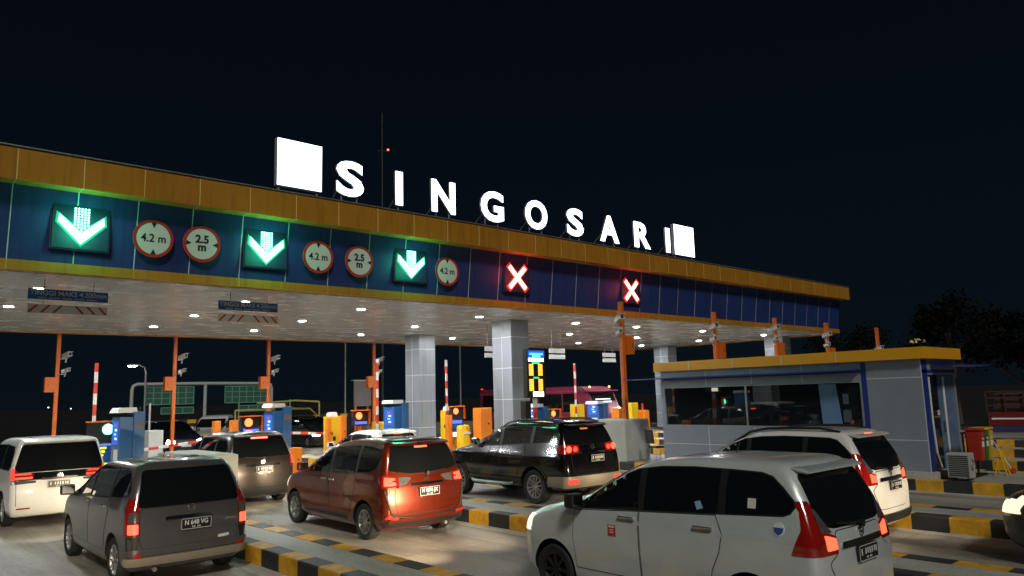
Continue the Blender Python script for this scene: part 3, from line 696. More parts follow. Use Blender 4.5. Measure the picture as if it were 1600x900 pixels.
# ------------------------------------------------------------------ control booth
def booth():
    x0, x1, y0, y1 = 18.62, 20.75, 6.65, 14.05
    t = thing('control_booth', 'grey clad control booth with amber roof band and long dark window', 'control booth', (x0, y0, .25))
    L, W = y1-y0, x1-x0
    b = MB(); b.box(-.10, W+.3, -.10, L+.1, 0, .16); b.build('plinth', M_gutter, t)
    b = MB()
    b.box(0, .12, 0, 1.38, .16, 2.72); b.box(0, .12, 1.38, L, .16, 1.13); b.box(0, .12, 1.38, L, 2.24, 2.72); b.box(0, .12, L-.14, L, 1.13, 2.24)
    b.box(.12, W, L-.12, L, .16, 2.72); b.box(W-.12, W, 0, L-.12, .16, 2.72); b.box(.12, .34, 0, .12, .16, 2.72); b.box(.34, W-.12, 0, .12, 2.35, 2.72)
    wl = b.build('wall', M_grey, t)
    # pale joints between the cladding sheets
    b = MB()
    for z in (2.30, .86): b.box(-.004, -.001, 0.02, 1.36, z-.01, z+.01)
    for y in (2.9, 4.35, 5.8): b.box(-.004, -.001, y-.01, y+.01, .18, 1.10); b.box(-.004, -.001, y-.01, y+.01, 2.27, 2.70)
    b.box(-.004, -.001, 1.44, L-.05, .60, .62)
    b.box(-.004, .0, .0, .018, .16, 2.72)
    b.build('cladding_joint', M_whitejoint, wl)
    b = MB(); b.box(-.012, -.005, 1.26, 1.38, .16, 2.70); b.box(-.012, -.001, 1.38, L-.1, 2.46, 2.50); b.build('blue_strip', M_cblue, t)
    b = MB(); b.box(.02, .30, -.012, -.001, .16, 2.70); b.box(.0, W, -.012, -.001, 2.40, 2.47); b.build('blue_corner_strip', M_cblue, t)
    b = MB(); b.box(.05, .07, 1.44, L-.16, 1.15, 2.22); g = b.build('long_window', M_bglass, t)
    b = MB()
    b.box(.0, .10, 1.38, 1.44, 1.13, 2.24); b.box(.0, .10, 1.44, L-.14, 1.13, 1.15); b.box(.0, .10, 1.44, L-.14, 2.22, 2.24)
    b.box(.03, .09, 4.55, 4.60, 1.15, 2.22)
    b.build('window_frame', M_steel, t)
    # roof band, oversailing eaves
    b = MB(); b.box(-.16, W+.15, -.14, L+.12, 2.72, 2.99, .006); b.build('roof_band', M_cyel, t)
    b = MB()
    for y in (1.9, 3.35, 4.8, 6.25): b.box(-.164, -.161, y-.01, y+.01, 2.725, 2.985)
    b.build('band_joint', M_whitejoint, t)
    b = MB(); b.box(-.42, -.005, 1.38, L+1.1, 2.50, 2.53); b.box(W*.25, W+1.0, -.5, -.02, 2.55, 2.585); b.build('blue_canopy_rail', M_cblue, t)
    # door and curtained glass in the near end
    b = MB(); b.box(.36, .98, .04, .06, .16, 2.34); b.build('end_window', M_bglass, t)
    b = MB(); b.tube([(.42, .02, 2.3), (.43, .02, 1.2), (.50, .02, .55), (.70, .02, .22)], .028, 8); b.build('pale_cable', M_signtext, t)
    b = MB(); b.box(1.0, W-.14, .03, .07, .16, 2.34, .004); d_ = b.build('door', mat('door_blue_glass', (.10, .17, .30), rough=.12, var=.1), t)
    b = MB(); b.box(1.30, 1.40, .018, .029, .3, 2.3); b.build('door_rail', M_kwhite, d_)
    b = MB(); b.box(1.08, 1.11, -.02, .03, 1.0, 1.25, .006); b.build('handle', M_chrome, d_)
    b = MB(); b.box(.86, .93, .022, .038, 1.40, 1.52); b.build('notice', M_white, t)
    # blue board standing inside the window
    b = MB(); b.prism([(1.95, 1.16), (2.45, 1.16), (2.50, 2.20), (2.05, 2.20)], 'x', .036, .048); b.build('window_poster', mat('window_blue_film', (.10, .20, .36), rough=.4, var=.08), t)
    b = MB(); b.box(.036, .048, 1.72, 1.92, 1.25, 1.55); b.box(.036, .048, 1.76, 1.90, 1.7, 1.95); b.build('window_sticker', mat('window_film_dark', (.05, .07, .10), rough=.5), t)
    return t
booth()

def air_unit():
    t = thing('air_conditioner', 'white outdoor air conditioning unit on the ground by the booth door', 'air conditioner', (18.78, 6.0, .25))
    b = MB(); b.box(-.10, .22, -.12, .34, .06, .60, .015); b.build('casing', mat('unit_casing', (.38, .39, .38), rough=.5, var=.1), t)
    b = MB()
    for k in range(11): b.box(-.108, -.101, -.09, .31, .10+.042*k, .122+.042*k)
    b.build('grille', M_dark, t)
    b = MB(); b.lathe([(.14, -.006), (.14, -.001)], 'y', (.06, -.12, .34), 28); f = b.build('fan_cover', M_dark, t)
    b = MB()
    for r_ in (.04, .08, .125): b.lathe([(r_, -.012), (r_+.008, -.012), (r_+.008, -.007), (r_, -.007)], 'y', (.06, -.12, .34), 28, True)
    b.build('fan_guard', M_kwhite, f)
    for y in (-.07, .25):
        b = MB(); b.box(-.08, .2, y, y+.05, 0, .06); b.build('foot', M_dark, t)
air_unit()

def bins():
    cols = (('red', (.45, .03, .02)), ('green', (.02, .16, .03)), ('yellow', (.55, .36, .02)))
    t = thing('bin_rack', 'black post rack holding three coloured bins beside the booth', 'bin rack', (19.34, 6.2, .25))
    b = MB()
    for x in (.08, .34, .62, .90): b.tube([(x, .0, 0), (x, .0, 1.0)], .025, 8)
    b.tube([(0, 0, .45), (.98, 0, .45)], .02, 8); b.tube([(0, 0, 1.0), (.98, 0, 1.0)], .02, 8)
    b.box(.0, .98, -.18, .18, 0, .03); b.build('frame', M_dark, t)
    for i, (n_, c) in enumerate(cols):
        x = 19.34+.18+.31*i
        m = mat('bin_%s' % n_, c, rough=.45, var=.12)
        k = thing('waste_bin', '%s plastic waste bin hung on the rack beside the booth' % n_, 'waste bin', (x, 6.2, .62), 0, 'coloured waste bins')
        b = MB()
        bm_ = b.b; lo = [(-.11, -.15), (.11, -.15), (.11, .11), (-.11, .11)]; hi = [(-.14, -.19), (.14, -.19), (.14, .15), (-.14, .15)]
        v0 = [bm_.verts.new((p[0], p[1]-.20, 0)) for p in lo]; v1 = [bm_.verts.new((p[0], p[1]-.20, .68)) for p in hi]
        bm_.faces.new(v0[::-1]); bm_.faces.new(v1)
        for q in range(4): bm_.faces.new((v0[q], v0[(q+1) % 4], v1[(q+1) % 4], v1[q]))
        bmesh.ops.bevel(bm_, geom=list(bm_.edges), offset=.025, segments=2, affect='EDGES')
        b.build('body', m, k)
        b = MB(); b.box(-.145, .145, -.40, -.04, .685, .735, .02); b.build('lid', m if n_ != 'green' else M_ymach, k)
        b = MB(); b.box(-.07, .07, -.378, -.368, .32, .44); b.box(-.05, .05, -.386, -.376, .49, .52); b.build('label', M_white, k)
    t = thing('caution_stand', 'small yellow folding stand on the island behind the bins', 'floor stand', (20.4, 5.75, .25))
    for s in (-1, 1): b = MB(); b.bar((-.10*s, -.12*s, .0), (-.05*s, 0, .55), .04, .02); b.bar((.12*s, -.12*s, 0), (.03*s, 0, .55), .04, .02); b.build('leg_frame', M_ymach, t)
    b = MB(); b.box(-.09, .09, -.02, .02, .40, .56, .01); b.build('panel', M_ymach, t)
    t = thing('broom', 'broom with pale handle and red head leaning by the bins', 'broom', (20.8, 5.7, .25))
    b = MB(); b.tube([(-.2, .3, .9), (.1, 0, .08)], .014, 8); b.build('handle', M_white, t)
    b = MB(); b.box(.0, .26, -.06, .06, 0, .10, .02); b.build('brush', M_red, t)
bins()

def chair():
    t = thing('office_chair', 'black metal-legged chair between the concrete block and the booth', 'chair', (19.0, 14.55, .25), R(70))
    b = MB(); b.box(-.22, .22, -.22, .22, .43, .50, .025); b.build('seat', M_dark, t)
    b = MB(); b.box(-.21, .21, .19, .24, .60, 1.02, .02); o = b.build('backrest', M_dark, t); o.rotation_euler = (R(-6), 0, 0)
    for s in (-1, 1):
        b = MB(); b.tube([(s*.2, -.2, 0), (s*.19, -.17, .44)], .013, 8); b.build('leg', M_steel, t)
        b = MB(); b.tube([(s*.2, .24, 0), (s*.19, .17, .44), (s*.19, .25, 1.0)], .013, 8); b.build('leg', M_steel, t)
chair()

# ------------------------------------------------------------------ beyond the plaza
def gantry():
    G = mat('gantry_paint', (.42, .45, .44), rough=.5, var=.1)
    SG = mat('sign_back_green', (.035, .13, .085), rough=.5, var=.12); GR = mat('sign_back_rail', (.16, .36, .27), rough=.5)
    t = thing('sign_gantry', 'pale portal gantry beyond the toll plaza carrying two green grid signs', 'gantry', (21.6, 60.0, -.01))
    b = MB(); b.tube([(-5.3, 0, 0), (-5.3, 0, 3.55), (-5.22, 0, 3.85), (-4.95, 0, 3.97), (0, 0, 4.0), (5.0, 0, 3.95), (5.3, 0, 3.85), (5.4, 0, 3.55), (5.4, 0, 0)], .13, 10); b.build('frame', G, t, True)
    b = MB(); b.tube([(0, 0, 1.4), (0, 0, 3.98)], .13, 10); b.build('post', G, t, True)
    b = MB(); b.tube([(0, 0, 0), (0, 0, 1.4)], .14, 10); b.build('post_base', M_cyel, t, True)
    for x, lab in ((-2.7, 'green grid-backed road sign on the left half of the far gantry'), (3.2, 'green grid-backed road sign on the right half of the far gantry')):
        s = thing('road_sign', lab, 'road sign', (21.6+x, 59.75, 0), 0, 'green road signs seen from behind')
        b = MB(); b.box(-1.75, 1.75, .03, .06, 2.45, 3.75); b.box(-.6, 1.75, .03, .06, 1.75, 2.2); b.build('sheet', SG, s)
        b = MB()
        for k in range(7): xx = -1.75+3.5*k/6; b.box(xx-.03, xx+.03, 0, .03, 2.45, 3.75)
        for z in (2.45, 2.9, 3.32, 3.75): b.box(-1.78, 1.78, -.012, -.001, z-.03, z+.03)
        for k in range(4): xx = -.6+2.35*k/3; b.box(xx-.03, xx+.03, 0, .03, 1.75, 2.2)
        for z in (1.75, 2.2): b.box(-.62, 1.78, -.012, -.001, z-.03, z+.03)
        b.build('stiffener_grid', GR, s)
gantry()

def lamp_posts():
    G = M_steel
    for x, y, h, lit, lab in ((28.2, 50.0, 7.0, False, 'tall thin lamp post beyond the canopy left of the far column'), (39.0, 50.0, 7.6, False, 'tall thin lamp post between the two grey columns'),
                              (14.4, 50.2, 4.9, True, 'lit street lamp shining far left beyond the canopy')):
        t = thing('street_lamp', lab, 'street lamp', (x, y, 0), 0, 'lamp posts beyond the plaza')
        b = MB(); b.tube([(0, 0, 0), (0, 0, h-.5), (-.08, 0, h-.15), (-.4, 0, h)], .075, 8, .045); b.build('pole', G, t, True)
        b = MB(); b.box(-1.05, -.38, -.12, .12, h-.05, h+.05, .02); hd = b.build('lamp_head', G, t)
        b = MB(); b.box(-1.02, -.6, -.13, .10, h-.10, h-.052); b.build('lamp', emis('street_lamp_glow', (.9, 1.0, .97), 60.0) if lit else M_kwhite, hd)
    t = thing('radio_mast', 'thin dark mast with a small red light above the roof letters', 'mast', (44.0, 70.0, 0))
    b = MB(); b.tube([(0, 0, 0), (0, 0, 34.6)], .14, 6, .05)
    b.tube([(-.6, 0, 30), (.75, 0, 30.2)], .05, 6); b.build('pole', mat('mast_dark', (.05, .055, .06), rough=.6), t)
    b = MB(); b.lathe([(.03, -.1), (.11, -.05), (.11, .05), (.03, .12)], 'z', (.78, 0, 30.4), 10); b.build('warning_light', emis('mast_red', (1.0, .12, .05), 5.0), t)
    t = thing('far_lamp', 'dim yellow lamp on a short pole beyond the booth roof', 'lamp post', (60, 21.5, 0))
    b = MB(); b.tube([(0, 0, 0), (0, 0, 5.5)], .05, 6); b.build('pole', M_dark, t)
    b = MB(); b.lathe([(.55, 5.52), (.5, 5.68), (.1, 5.82)], 'z', n=12); b.build('lamp', emis('dim_yellow', (.9, .7, .15), .35), t)
    # specks of light on the far hillside
    for i, (u, y, z, s, c) in enumerate(((5.0, 140, 1.6, .30, 0), (7.9, 140, 1.3, .16, 0), (16.5, 150, 2.2, .10, 0), (17.6, 150, 2.4, .10, 0), (27.6, 150, 2.5, .10, 0), (1.0, 120, .6, .16, 1), (-1.5, 120, .6, .14, 1), (31.0, 150, 2.2, .1, 0))):
        t = thing('distant_lamp', ('white' if c == 0 else 'orange')+' pinprick lamp on the far horizon, %s of the row from the left' % ORD[i], 'distant lamp', (u, y, 0), 0, 'distant lamps')
        b = MB(); b.tube([(0, 0, 0), (0, 0, z)], .04, 5); b.build('pole', M_dark, t)
        b = MB(); b.lathe([(.02, z), (s, z+s*.6), (s, z+s), (.02, z+s*1.6)], 'z', n=8); b.build('lamp', emis('far_white', (1, .95, .85), 6.0) if c == 0 else emis('far_orange', (1, .35, .1), 4.0), t)
lamp_posts()

def far_barriers():
    t = thing('median_barrier', 'black and yellow hazard-striped concrete median far behind the lowered booms', 'median barrier', (13, 46, 0))
    b = MB(); b.prism([(-.3, 0), (-.22, .8), (-.14, 1.3), (.14, 1.3), (.22, .8), (.3, 0)], 'x', -2, 14); b.build('wall', M_dark, t)
    b = MB(); b.box(-2, 14, -.19, -.16, 1.30, 1.52); b.build('hazard_strip', M_kerbx, t)
    t = thing('hazard_kerb', 'black and yellow kerb nose on the far island behind kiosk 10', 'kerb nose', (10.4, 31.3, 0))
    b = MB(); b.box(-1.4, 1.0, 0, .3, 0, .40, .03); b.build('block', M_kerbx, t)
    YR = mat('guard_rail_yellow', (.36, .32, .06), rough=.5, var=.2)
    t = thing('guard_rail', 'yellow tubular guard rail behind the yellow barrier machine', 'guard rail', (19.2, 38, 0))
    b = MB(); b.tube([(-3.2, 2, 2.0), (-1.2, 1, 2.03), (.2, .2, 2.0), (.45, 0, 1.7), (.45, 0, 0)], .05, 8); b.tube([(-1.5, 3.2, 2.35), (.8, 3.2, 2.45), (2.0, 2.6, 2.35)], .05, 8)
    b.tube([(-3.2, 2, 0), (-3.2, 2, 2.0)], .05, 8); b.tube([(2.0, 2.6, 0), (2.0, 2.6, 2.35)], .05, 8); b.build('rail', YR, t, True)
    for i, (x, y, h, lab) in enumerate(((12.6, 44, 2.35, 'thin white marker post standing left of the left orange pair'), (17.8, 44, 2.4, 'thin white marker post right of the small van'), (21.0, 44, 2.5, 'thin white marker post left of the brown board'), (9.14, 31.2, 2.45, 'thin grey post behind the far small concrete block'))):
        t = thing('marker_post', lab, 'marker post', (x, y, 0), 0, 'thin marker posts')
        b = MB(); b.box(-.035, .035, -.035, .035, 0, h, .01); b.build('post', M_steel, t)
        b = MB(); b.box(-.05, .05, -.05, .05, h, h+.03); b.build('cap', M_steel, t)
    t = thing('notice_board', 'brown-grey notice board on posts left of the striped boom', 'notice board', (21.4, 36, 0))
    b = MB(); b.box(-.55, .5, 0, .08, 2.05, 3.4, .01); b.build('panel', mat('board_brown', (.16, .13, .125), rough=.6, var=.1), t)
    b = MB(); b.box(-.68, .6, -.1, .15, 3.40, 3.46); b.build('top_cap', M_steel, t)
    for x in (-.4, .35): b = MB(); b.box(x-.04, x+.04, .1, .18, 0, 3.3); b.build('post', M_orange, t)
far_barriers()

# ------------------------------------------------------------------ trees at the right and along the far verge
M_leaf = mat('dark_leaves', (.005, .007, .004), rough=.9, var=.5, vscale=.8, spec=.1)
M_bark = mat('bark', (.05, .04, .03), rough=.9, var=.3, bump=.3)
def tree(x, y, h, r, lab, seed):
    rnd = random.Random(seed)
    t = thing('dark_tree', lab, 'tree', (x, y, 0), rnd.random()*6, 'trees at the roadside')
    b = MB(); tips = []
    b.tube([(0, 0, 0), (.05, .03, h*.22), (.1, -.05, h*.48), (.02, .1, h*.75)], .16*h/6, 8, .05)
    for k in range(7):
        a = k*2.4+rnd.random(); z0 = h*(.28+.06*k); e = Vector((math.cos(a)*r*rnd.uniform(.5, .85), math.sin(a)*r*rnd.uniform(.5, .85), z0+h*rnd.uniform(.12, .3)))
        b.tube([(0.05, 0, z0), tuple(Vector((0, 0, z0)).lerp(e, .5)+Vector((0, 0, .2))), tuple(e)], .07, 6, .02); tips.append(e)
    b.build('trunk', M_bark, t, True)
    b = MB(); bm_ = b.b
    cl = [(e, r*rnd.uniform(.28, .5)) for e in tips]+[(Vector((rnd.gauss(0, r*.35), rnd.gauss(0, r*.35), h*rnd.uniform(.55, .95))), r*rnd.uniform(.22, .42)) for _ in range(9)]
    for c, cr in cl:
        for _ in range(190):
            d_ = Vector((rnd.gauss(0, 1), rnd.gauss(0, 1), rnd.gauss(0, .8))).normalized()*cr*rnd.random()**.6
            p = c+d_; s = rnd.uniform(.09, .19); n_ = Vector((rnd.gauss(0, 1), rnd.gauss(0, 1), rnd.gauss(.6, 1))).normalized(); u_ = n_.orthogonal().normalized(); v_ = n_.cross(u_)
            bm_.faces.new([bm_.verts.new(p+u_*s), bm_.verts.new(p+v_*s*.55), bm_.verts.new(p-u_*s), bm_.verts.new(p-v_*s*.55)])
    b.build('crown', M_leaf, t)
for i, (x, y, h, r, lab) in enumerate(((44, 11.0, 6.6, 2.6, 'dark leafy tree at the right edge, nearest the booth'), (50, 16.0, 7.5, 3.0, 'dark leafy tree right of the booth roof, second row'),
                                       (42, 7.0, 6.0, 2.4, 'dark leafy tree above the red lorry at the right edge'), (58, 26, 7.0, 3.2, 'dark leafy tree far behind the booth'))):
    tree(x, y, h, r, lab, 20+i)

# ------------------------------------------------------------------ vehicles
def pchip(xs, ys, x):
    n = len(xs)
    h = [xs[i+1]-xs[i] for i in range(n-1)]; dl = [(ys[i+1]-ys[i])/h[i] for i in range(n-1)]
    m = [0]*n; m[0] = dl[0]; m[-1] = dl[-1]
    for i in range(1, n-1):
        if dl[i-1]*dl[i] > 0:
            w1 = 2*h[i]+h[i-1]; w2 = h[i]+2*h[i-1]; m[i] = (w1+w2)/(w1/dl[i-1]+w2/dl[i])
    i = max(k for k in range(n-1) if xs[k] <= x or k == 0); t = (x-xs[i])/h[i]
    return ((2*t**3-3*t*t+1)*ys[i]+(t**3-2*t*t+t)*h[i]*m[i]+(-2*t**3+3*t*t)*ys[i+1]+(t**3-t*t)*h[i]*m[i+1])

def outline(yr, yf, w, rr, rf, br, bf, L):
    pts = []
    xr = w-rr; xf = w-rf
    for k in range(6): x = xr*k/6; pts.append((x, yr+br*(x/w)**2))
    o = br*(xr/w)**2
    for k in range(9): t = math.pi/2*k/8; pts.append((xr+rr*math.sin(t), yr+o+rr-rr*math.cos(t)))
    of = bf*(xf/w)**2; ya = yr+o+rr; yb = yf-of-rf
    for k in range(1, 26): pts.append((w, ya+(yb-ya)*k/26))
    for k in range(9): t = math.pi/2*k/8; pts.append((xf+rf*math.cos(t), yf-of-rf+rf*math.sin(t)))
    for k in range(6, -1, -1): x = xf*k/7; pts.append((x, yf-bf*(x/w)**2))
    res = []
    for x, y in pts:
        f = max(0, (y-.62*L)/(.38*L)); g = max(0, (.25*L-y)/(.25*L)); res.append((x*(1-.07*f*f-.025*g*g), y))
    return res

def car_body(levels, L, br=.06, bf=.16, rr=(.13, .11), rf=(.36, .22), n=46, creases=()):
    zs = [l[0] for l in levels]; zb, zt = zs[0], zs[-1]
    # sample densely where the outline changes fast
    zz = []
    for i in range(len(zs)-1):
        k = 3
        for j in range(k): zz.append(zs[i]+(zs[i+1]-zs[i])*j/k)
    zz.append(zt)
    b = bmesh.new(); rings = []
    for z in zz:
        yr, yf, w = (pchip(zs, [l[c] for l in levels], z) for c in (1, 2, 3))
        for cz, amp, wd in creases: w += amp*math.exp(-((z-cz)/wd)**2)
        t = min(1, max(0, (z-.8)/(zt-.8))); a, c = rr[0]+(rr[1]-rr[0])*t, rf[0]+(rf[1]-rf[0])*t
        a = min(a, w*.6); c = min(c, w*.6, (yf-yr)*.3)
        h = outline(yr, yf, w, a, c, br, bf*min(1, w/.6), L)
        full = h+[(-x, y) for x, y in h[-2:0:-1]]
        rings.append([b.verts.new((x, y, z)) for x, y in full])
    for A, B in zip(rings, rings[1:]):
        for i in range(len(A)):
            j = (i+1) % len(A); b.faces.new((A[i], A[j], B[j], B[i]))
    b.faces.new(rings[0][::-1]); b.faces.new(rings[-1])
    bmesh.ops.recalc_face_normals(b, faces=b.faces); b.verts.index_update(); b.faces.index_update()
    return b

VIEWS = {'L': lambda u, v: (Vector((-4, u, v)), Vector((1, 0, 0))), 'B': lambda u, v: (Vector((u, -4, v)), Vector((0, 1, 0))),
         'F': lambda u, v: (Vector((u, 12, v)), Vector((0, -1, 0))), 'T': lambda u, v: (Vector((u, v, 5)), Vector((0, 0, -1))),
         'BL': lambda u, v: (Vector((u*.7071-4, -u*.7071-4, v)), Vector((.7071, .7071, 0)))}
def fillet(poly, r, n=4):
    res = []; N = len(poly)
    for i in range(N):
        p0, p, p1 = Vector(poly[i-1]), Vector(poly[i]), Vector(poly[(i+1) % N])
        a = (p0-p); c = (p1-p); rr = min(r, a.length*.45, c.length*.45)
        A = p+a.normalized()*rr; B = p+c.normalized()*rr
        for k in range(n+1):
            t = k/n; q = A*(1-t)**2+p*2*t*(1-t)+B*t*t; res.append((q.x, q.y))
    return res
def inset(poly, d_):
    area = sum(poly[i-1][0]*poly[i][1]-poly[i][0]*poly[i-1][1] for i in range(len(poly))); s = 1 if area > 0 else -1
    res = []; N = len(poly)
    for i in range(N):
        p0, p, p1 = Vector(poly[i-1]), Vector(poly[i]), Vector(poly[(i+1) % N])
        e0 = (p-p0).normalized(); e1 = (p1-p).normalized()
        n0 = Vector((-e0.y, e0.x))*s; n1 = Vector((-e1.y, e1.x))*s; m = n0+n1
        m = m/max(.35, m.dot(n0)) if m.length > 1e-6 else n0
        res.append(tuple(p+m*d_))
    return res
def clip(poly, lo, hi):
    def half(P, f):
        out = []
        for i in range(len(P)):
            a, c = P[i-1], P[i]; fa, fc = f(a), f(c)
            if (fa >= 0) != (fc >= 0): t = fa/(fa-fc); out.append((a[0]+(c[0]-a[0])*t, a[1]+(c[1]-a[1])*t))
            if fc >= 0: out.append(c)
        return out
    return half(half(poly, lambda p: p[0]-lo), lambda p: hi-p[0])

SHELL = {}
def shell_normal(bvh, fi, p, nor):
    if id(bvh) not in SHELL: return nor
    cos, nrm, faces = SHELL[id(bvh)]; f = faces[fi]
    if len(f) > 6: return nor
    acc = Vector()
    for q in f: acc += nrm[q]/max(1e-5, (cos[q]-p).length_squared)
    acc.normalize()
    return acc if acc.dot(nor) > .5 else nor

def patch(bvh, polys, view, off=.004, step=.07, thick=.012, mirror=False, into=None):
    """panel that follows the body surface inside an outline drawn on one elevation"""
    b = into or bmesh.new(); fn = VIEWS[view]; lay = b.verts.layers.float_vector.get('sn') or b.verts.layers.float_vector.new('sn')
    for poly in polys:
        t = bmesh.new()
        f = t.faces.new([t.verts.new((p[0], p[1], 0)) for p in poly])
        us = [p[0] for p in poly]; vs = [p[1] for p in poly]; cu = sum(us)/len(us)
        for ax, lo, hi in ((0, min(us), max(us)), (1, min(vs), max(vs))):
            n_ = max(1, math.ceil((hi-lo)/step))
            for k in range(1, n_):
                c = lo+(hi-lo)*k/n_; co = Vector((c, 0, 0)) if ax == 0 else Vector((0, c, 0)); no = Vector((1, 0, 0)) if ax == 0 else Vector((0, 1, 0))
                bmesh.ops.bisect_plane(t, geom=t.verts[:]+t.edges[:]+t.faces[:], plane_co=co, plane_no=no, dist=1e-6)
        mp = {}; ins = {}; t.verts.ensure_lookup_table()
        for v in t.verts:
            o, d_ = fn(v.co.x, v.co.y); loc, nor, fi, _ = bvh.ray_cast(o, d_)
            if loc is None or (view == 'L' and abs(nor.x) < .40) or (view in 'BF' and abs(nor.y) < .28):          # past the edge of the body: slide back along the outline's width
                for k in range(1, 91):
                    o, d_ = fn(v.co.x+.012*k if view == 'L' else v.co.x*(1-k/120), v.co.y); loc, nor, fi, _ = bvh.ray_cast(o, d_)
                    if loc is not None and not ((view == 'L' and abs(nor.x) < .40) or (view in 'BF' and abs(nor.y) < .28)): break
                else: loc, nor, fi, _ = bvh.find_nearest(o+d_*3.4)
            if nor.dot(d_) > 0: nor = -nor
            p = loc+nor*off; q = loc-nor*thick
            if mirror: p = Vector((-p.x, p.y, p.z)); q = Vector((-q.x, q.y, q.z))
            sn = shell_normal(bvh, fi, loc, nor)
            if mirror: sn = Vector((-sn.x, sn.y, sn.z))
            mp[v] = b.verts.new(p); mp[v][lay] = sn; ins[v] = (q, Vector((-nor.x, nor.y, nor.z)) if mirror else nor)
        newf = []
        for f in t.faces:
            g = b.faces.new([mp[v] for v in f.verts]); g.normal_update()
            if g.normal.dot(ins[f.verts[0]][1]) < 0: g.normal_flip()
            g.smooth = True
        iv = {}
        for e in t.edges:
            if len(e.link_faces) == 1:
                a, c = e.verts
                for v in (a, c):
                    if v not in iv: iv[v] = b.verts.new(ins[v][0])
                g = b.faces.new((mp[a], mp[c], iv[c], iv[a])); g.normal_update()
                mid = t.faces[:][0].calc_center_median() if False else e.link_faces[0].calc_center_median()
                o3 = sum((mp[v].co for v in e.link_faces[0].verts), Vector())/len(e.link_faces[0].verts)
                if g.normal.dot((mp[a].co+mp[c].co)/2-o3) < 0: g.normal_flip()
        t.free()
    return b
def pbuild(b, name, m, parent):
    me = bpy.data.meshes.new(name); b.to_mesh(me); b.free(); o = link_mesh(name, me, m, parent)
    sn = [Vector(a.vector) for a in me.attributes['sn'].data]; ln = []
    flat = [not p.use_smooth for p in me.polygons]
    for p in me.polygons:
        for li in p.loop_indices: ln.append(p.normal.copy() if flat[p.index] else sn[me.loops[li].vertex_index])
    me.shade_smooth(); me.normals_split_custom_set(ln)
    return o

WHEELS = {}
def wheel_meshes(r, wd, style):
    key = (r, wd, style)
    if key in WHEELS: return WHEELS[key]
    h = wd/2; rr = r*.66
    b = MB(); b.lathe([(rr, -h*.8), (r*.90, -h), (r*.97, -h*.86), (r, -h*.6), (r, h*.6), (r*.97, h*.86), (r*.90, h), (rr, h*.8)], 'x', n=40, closed=True)
    tm = bpy.data.meshes.new('wheel'); b.b.to_mesh(tm); b.b.free(); tm.materials.append(M_rubber); smooth(tm, 40)
    # rim: outside face towards -x
    b = MB(); b.lathe([(rr+.004, -h*.82), (rr-.012, -h*.84), (rr-.03, -h*.45), (rr-.03, h*.7), (rr+.004, h*.7)], 'x', n=36, closed=True)
    b.lathe([(.065, -h*.62), (.055, -h*.72), (.02, -h*.74)], 'x', n=16)
    ns = {'five': 5, 'six': 6, 'ten': 10, 'steel': 8}[style]
    for k in range(ns):
        a = 2*math.pi*k/ns; ca, sa = math.cos(a), math.sin(a); tw = {'five': .05, 'six': .045, 'ten': .022, 'steel': .05}[style]
        for q in ((-1, 1) if style in ('five', 'six') else (0,)):
            p0 = Vector((-h*.64, ca*.05-sa*q*tw*.5, sa*.05+ca*q*tw*.5)); p1 = Vector((-h*.72, ca*(rr-.012)-sa*q*tw*1.15, sa*(rr-.012)+ca*q*tw*1.15))
            b.bar(p0, p1, .03 if style != 'ten' else .026, .03)
    b.lathe([(rr-.035, -h*.1), (.02, -h*.1)], 'x', n=24)
    rm = bpy.data.meshes.new('rim'); b.b.to_mesh(rm); b.b.free(); rm.materials.append(M_alloy if style != 'steel' else M_dark); smooth(rm, 35)
    b = MB(); b.lathe([(rr-.045, -h*.30), (rr-.045, -h*.16), (.02, -h*.16), (.02, -h*.30)], 'x', n=28); 
    dm = bpy.data.meshes.new('brake_disc'); b.b.to_mesh(dm); b.b.free(); dm.materials.append(M_dark)
    WHEELS[key] = (tm, rm, dm)
    return WHEELS[key]

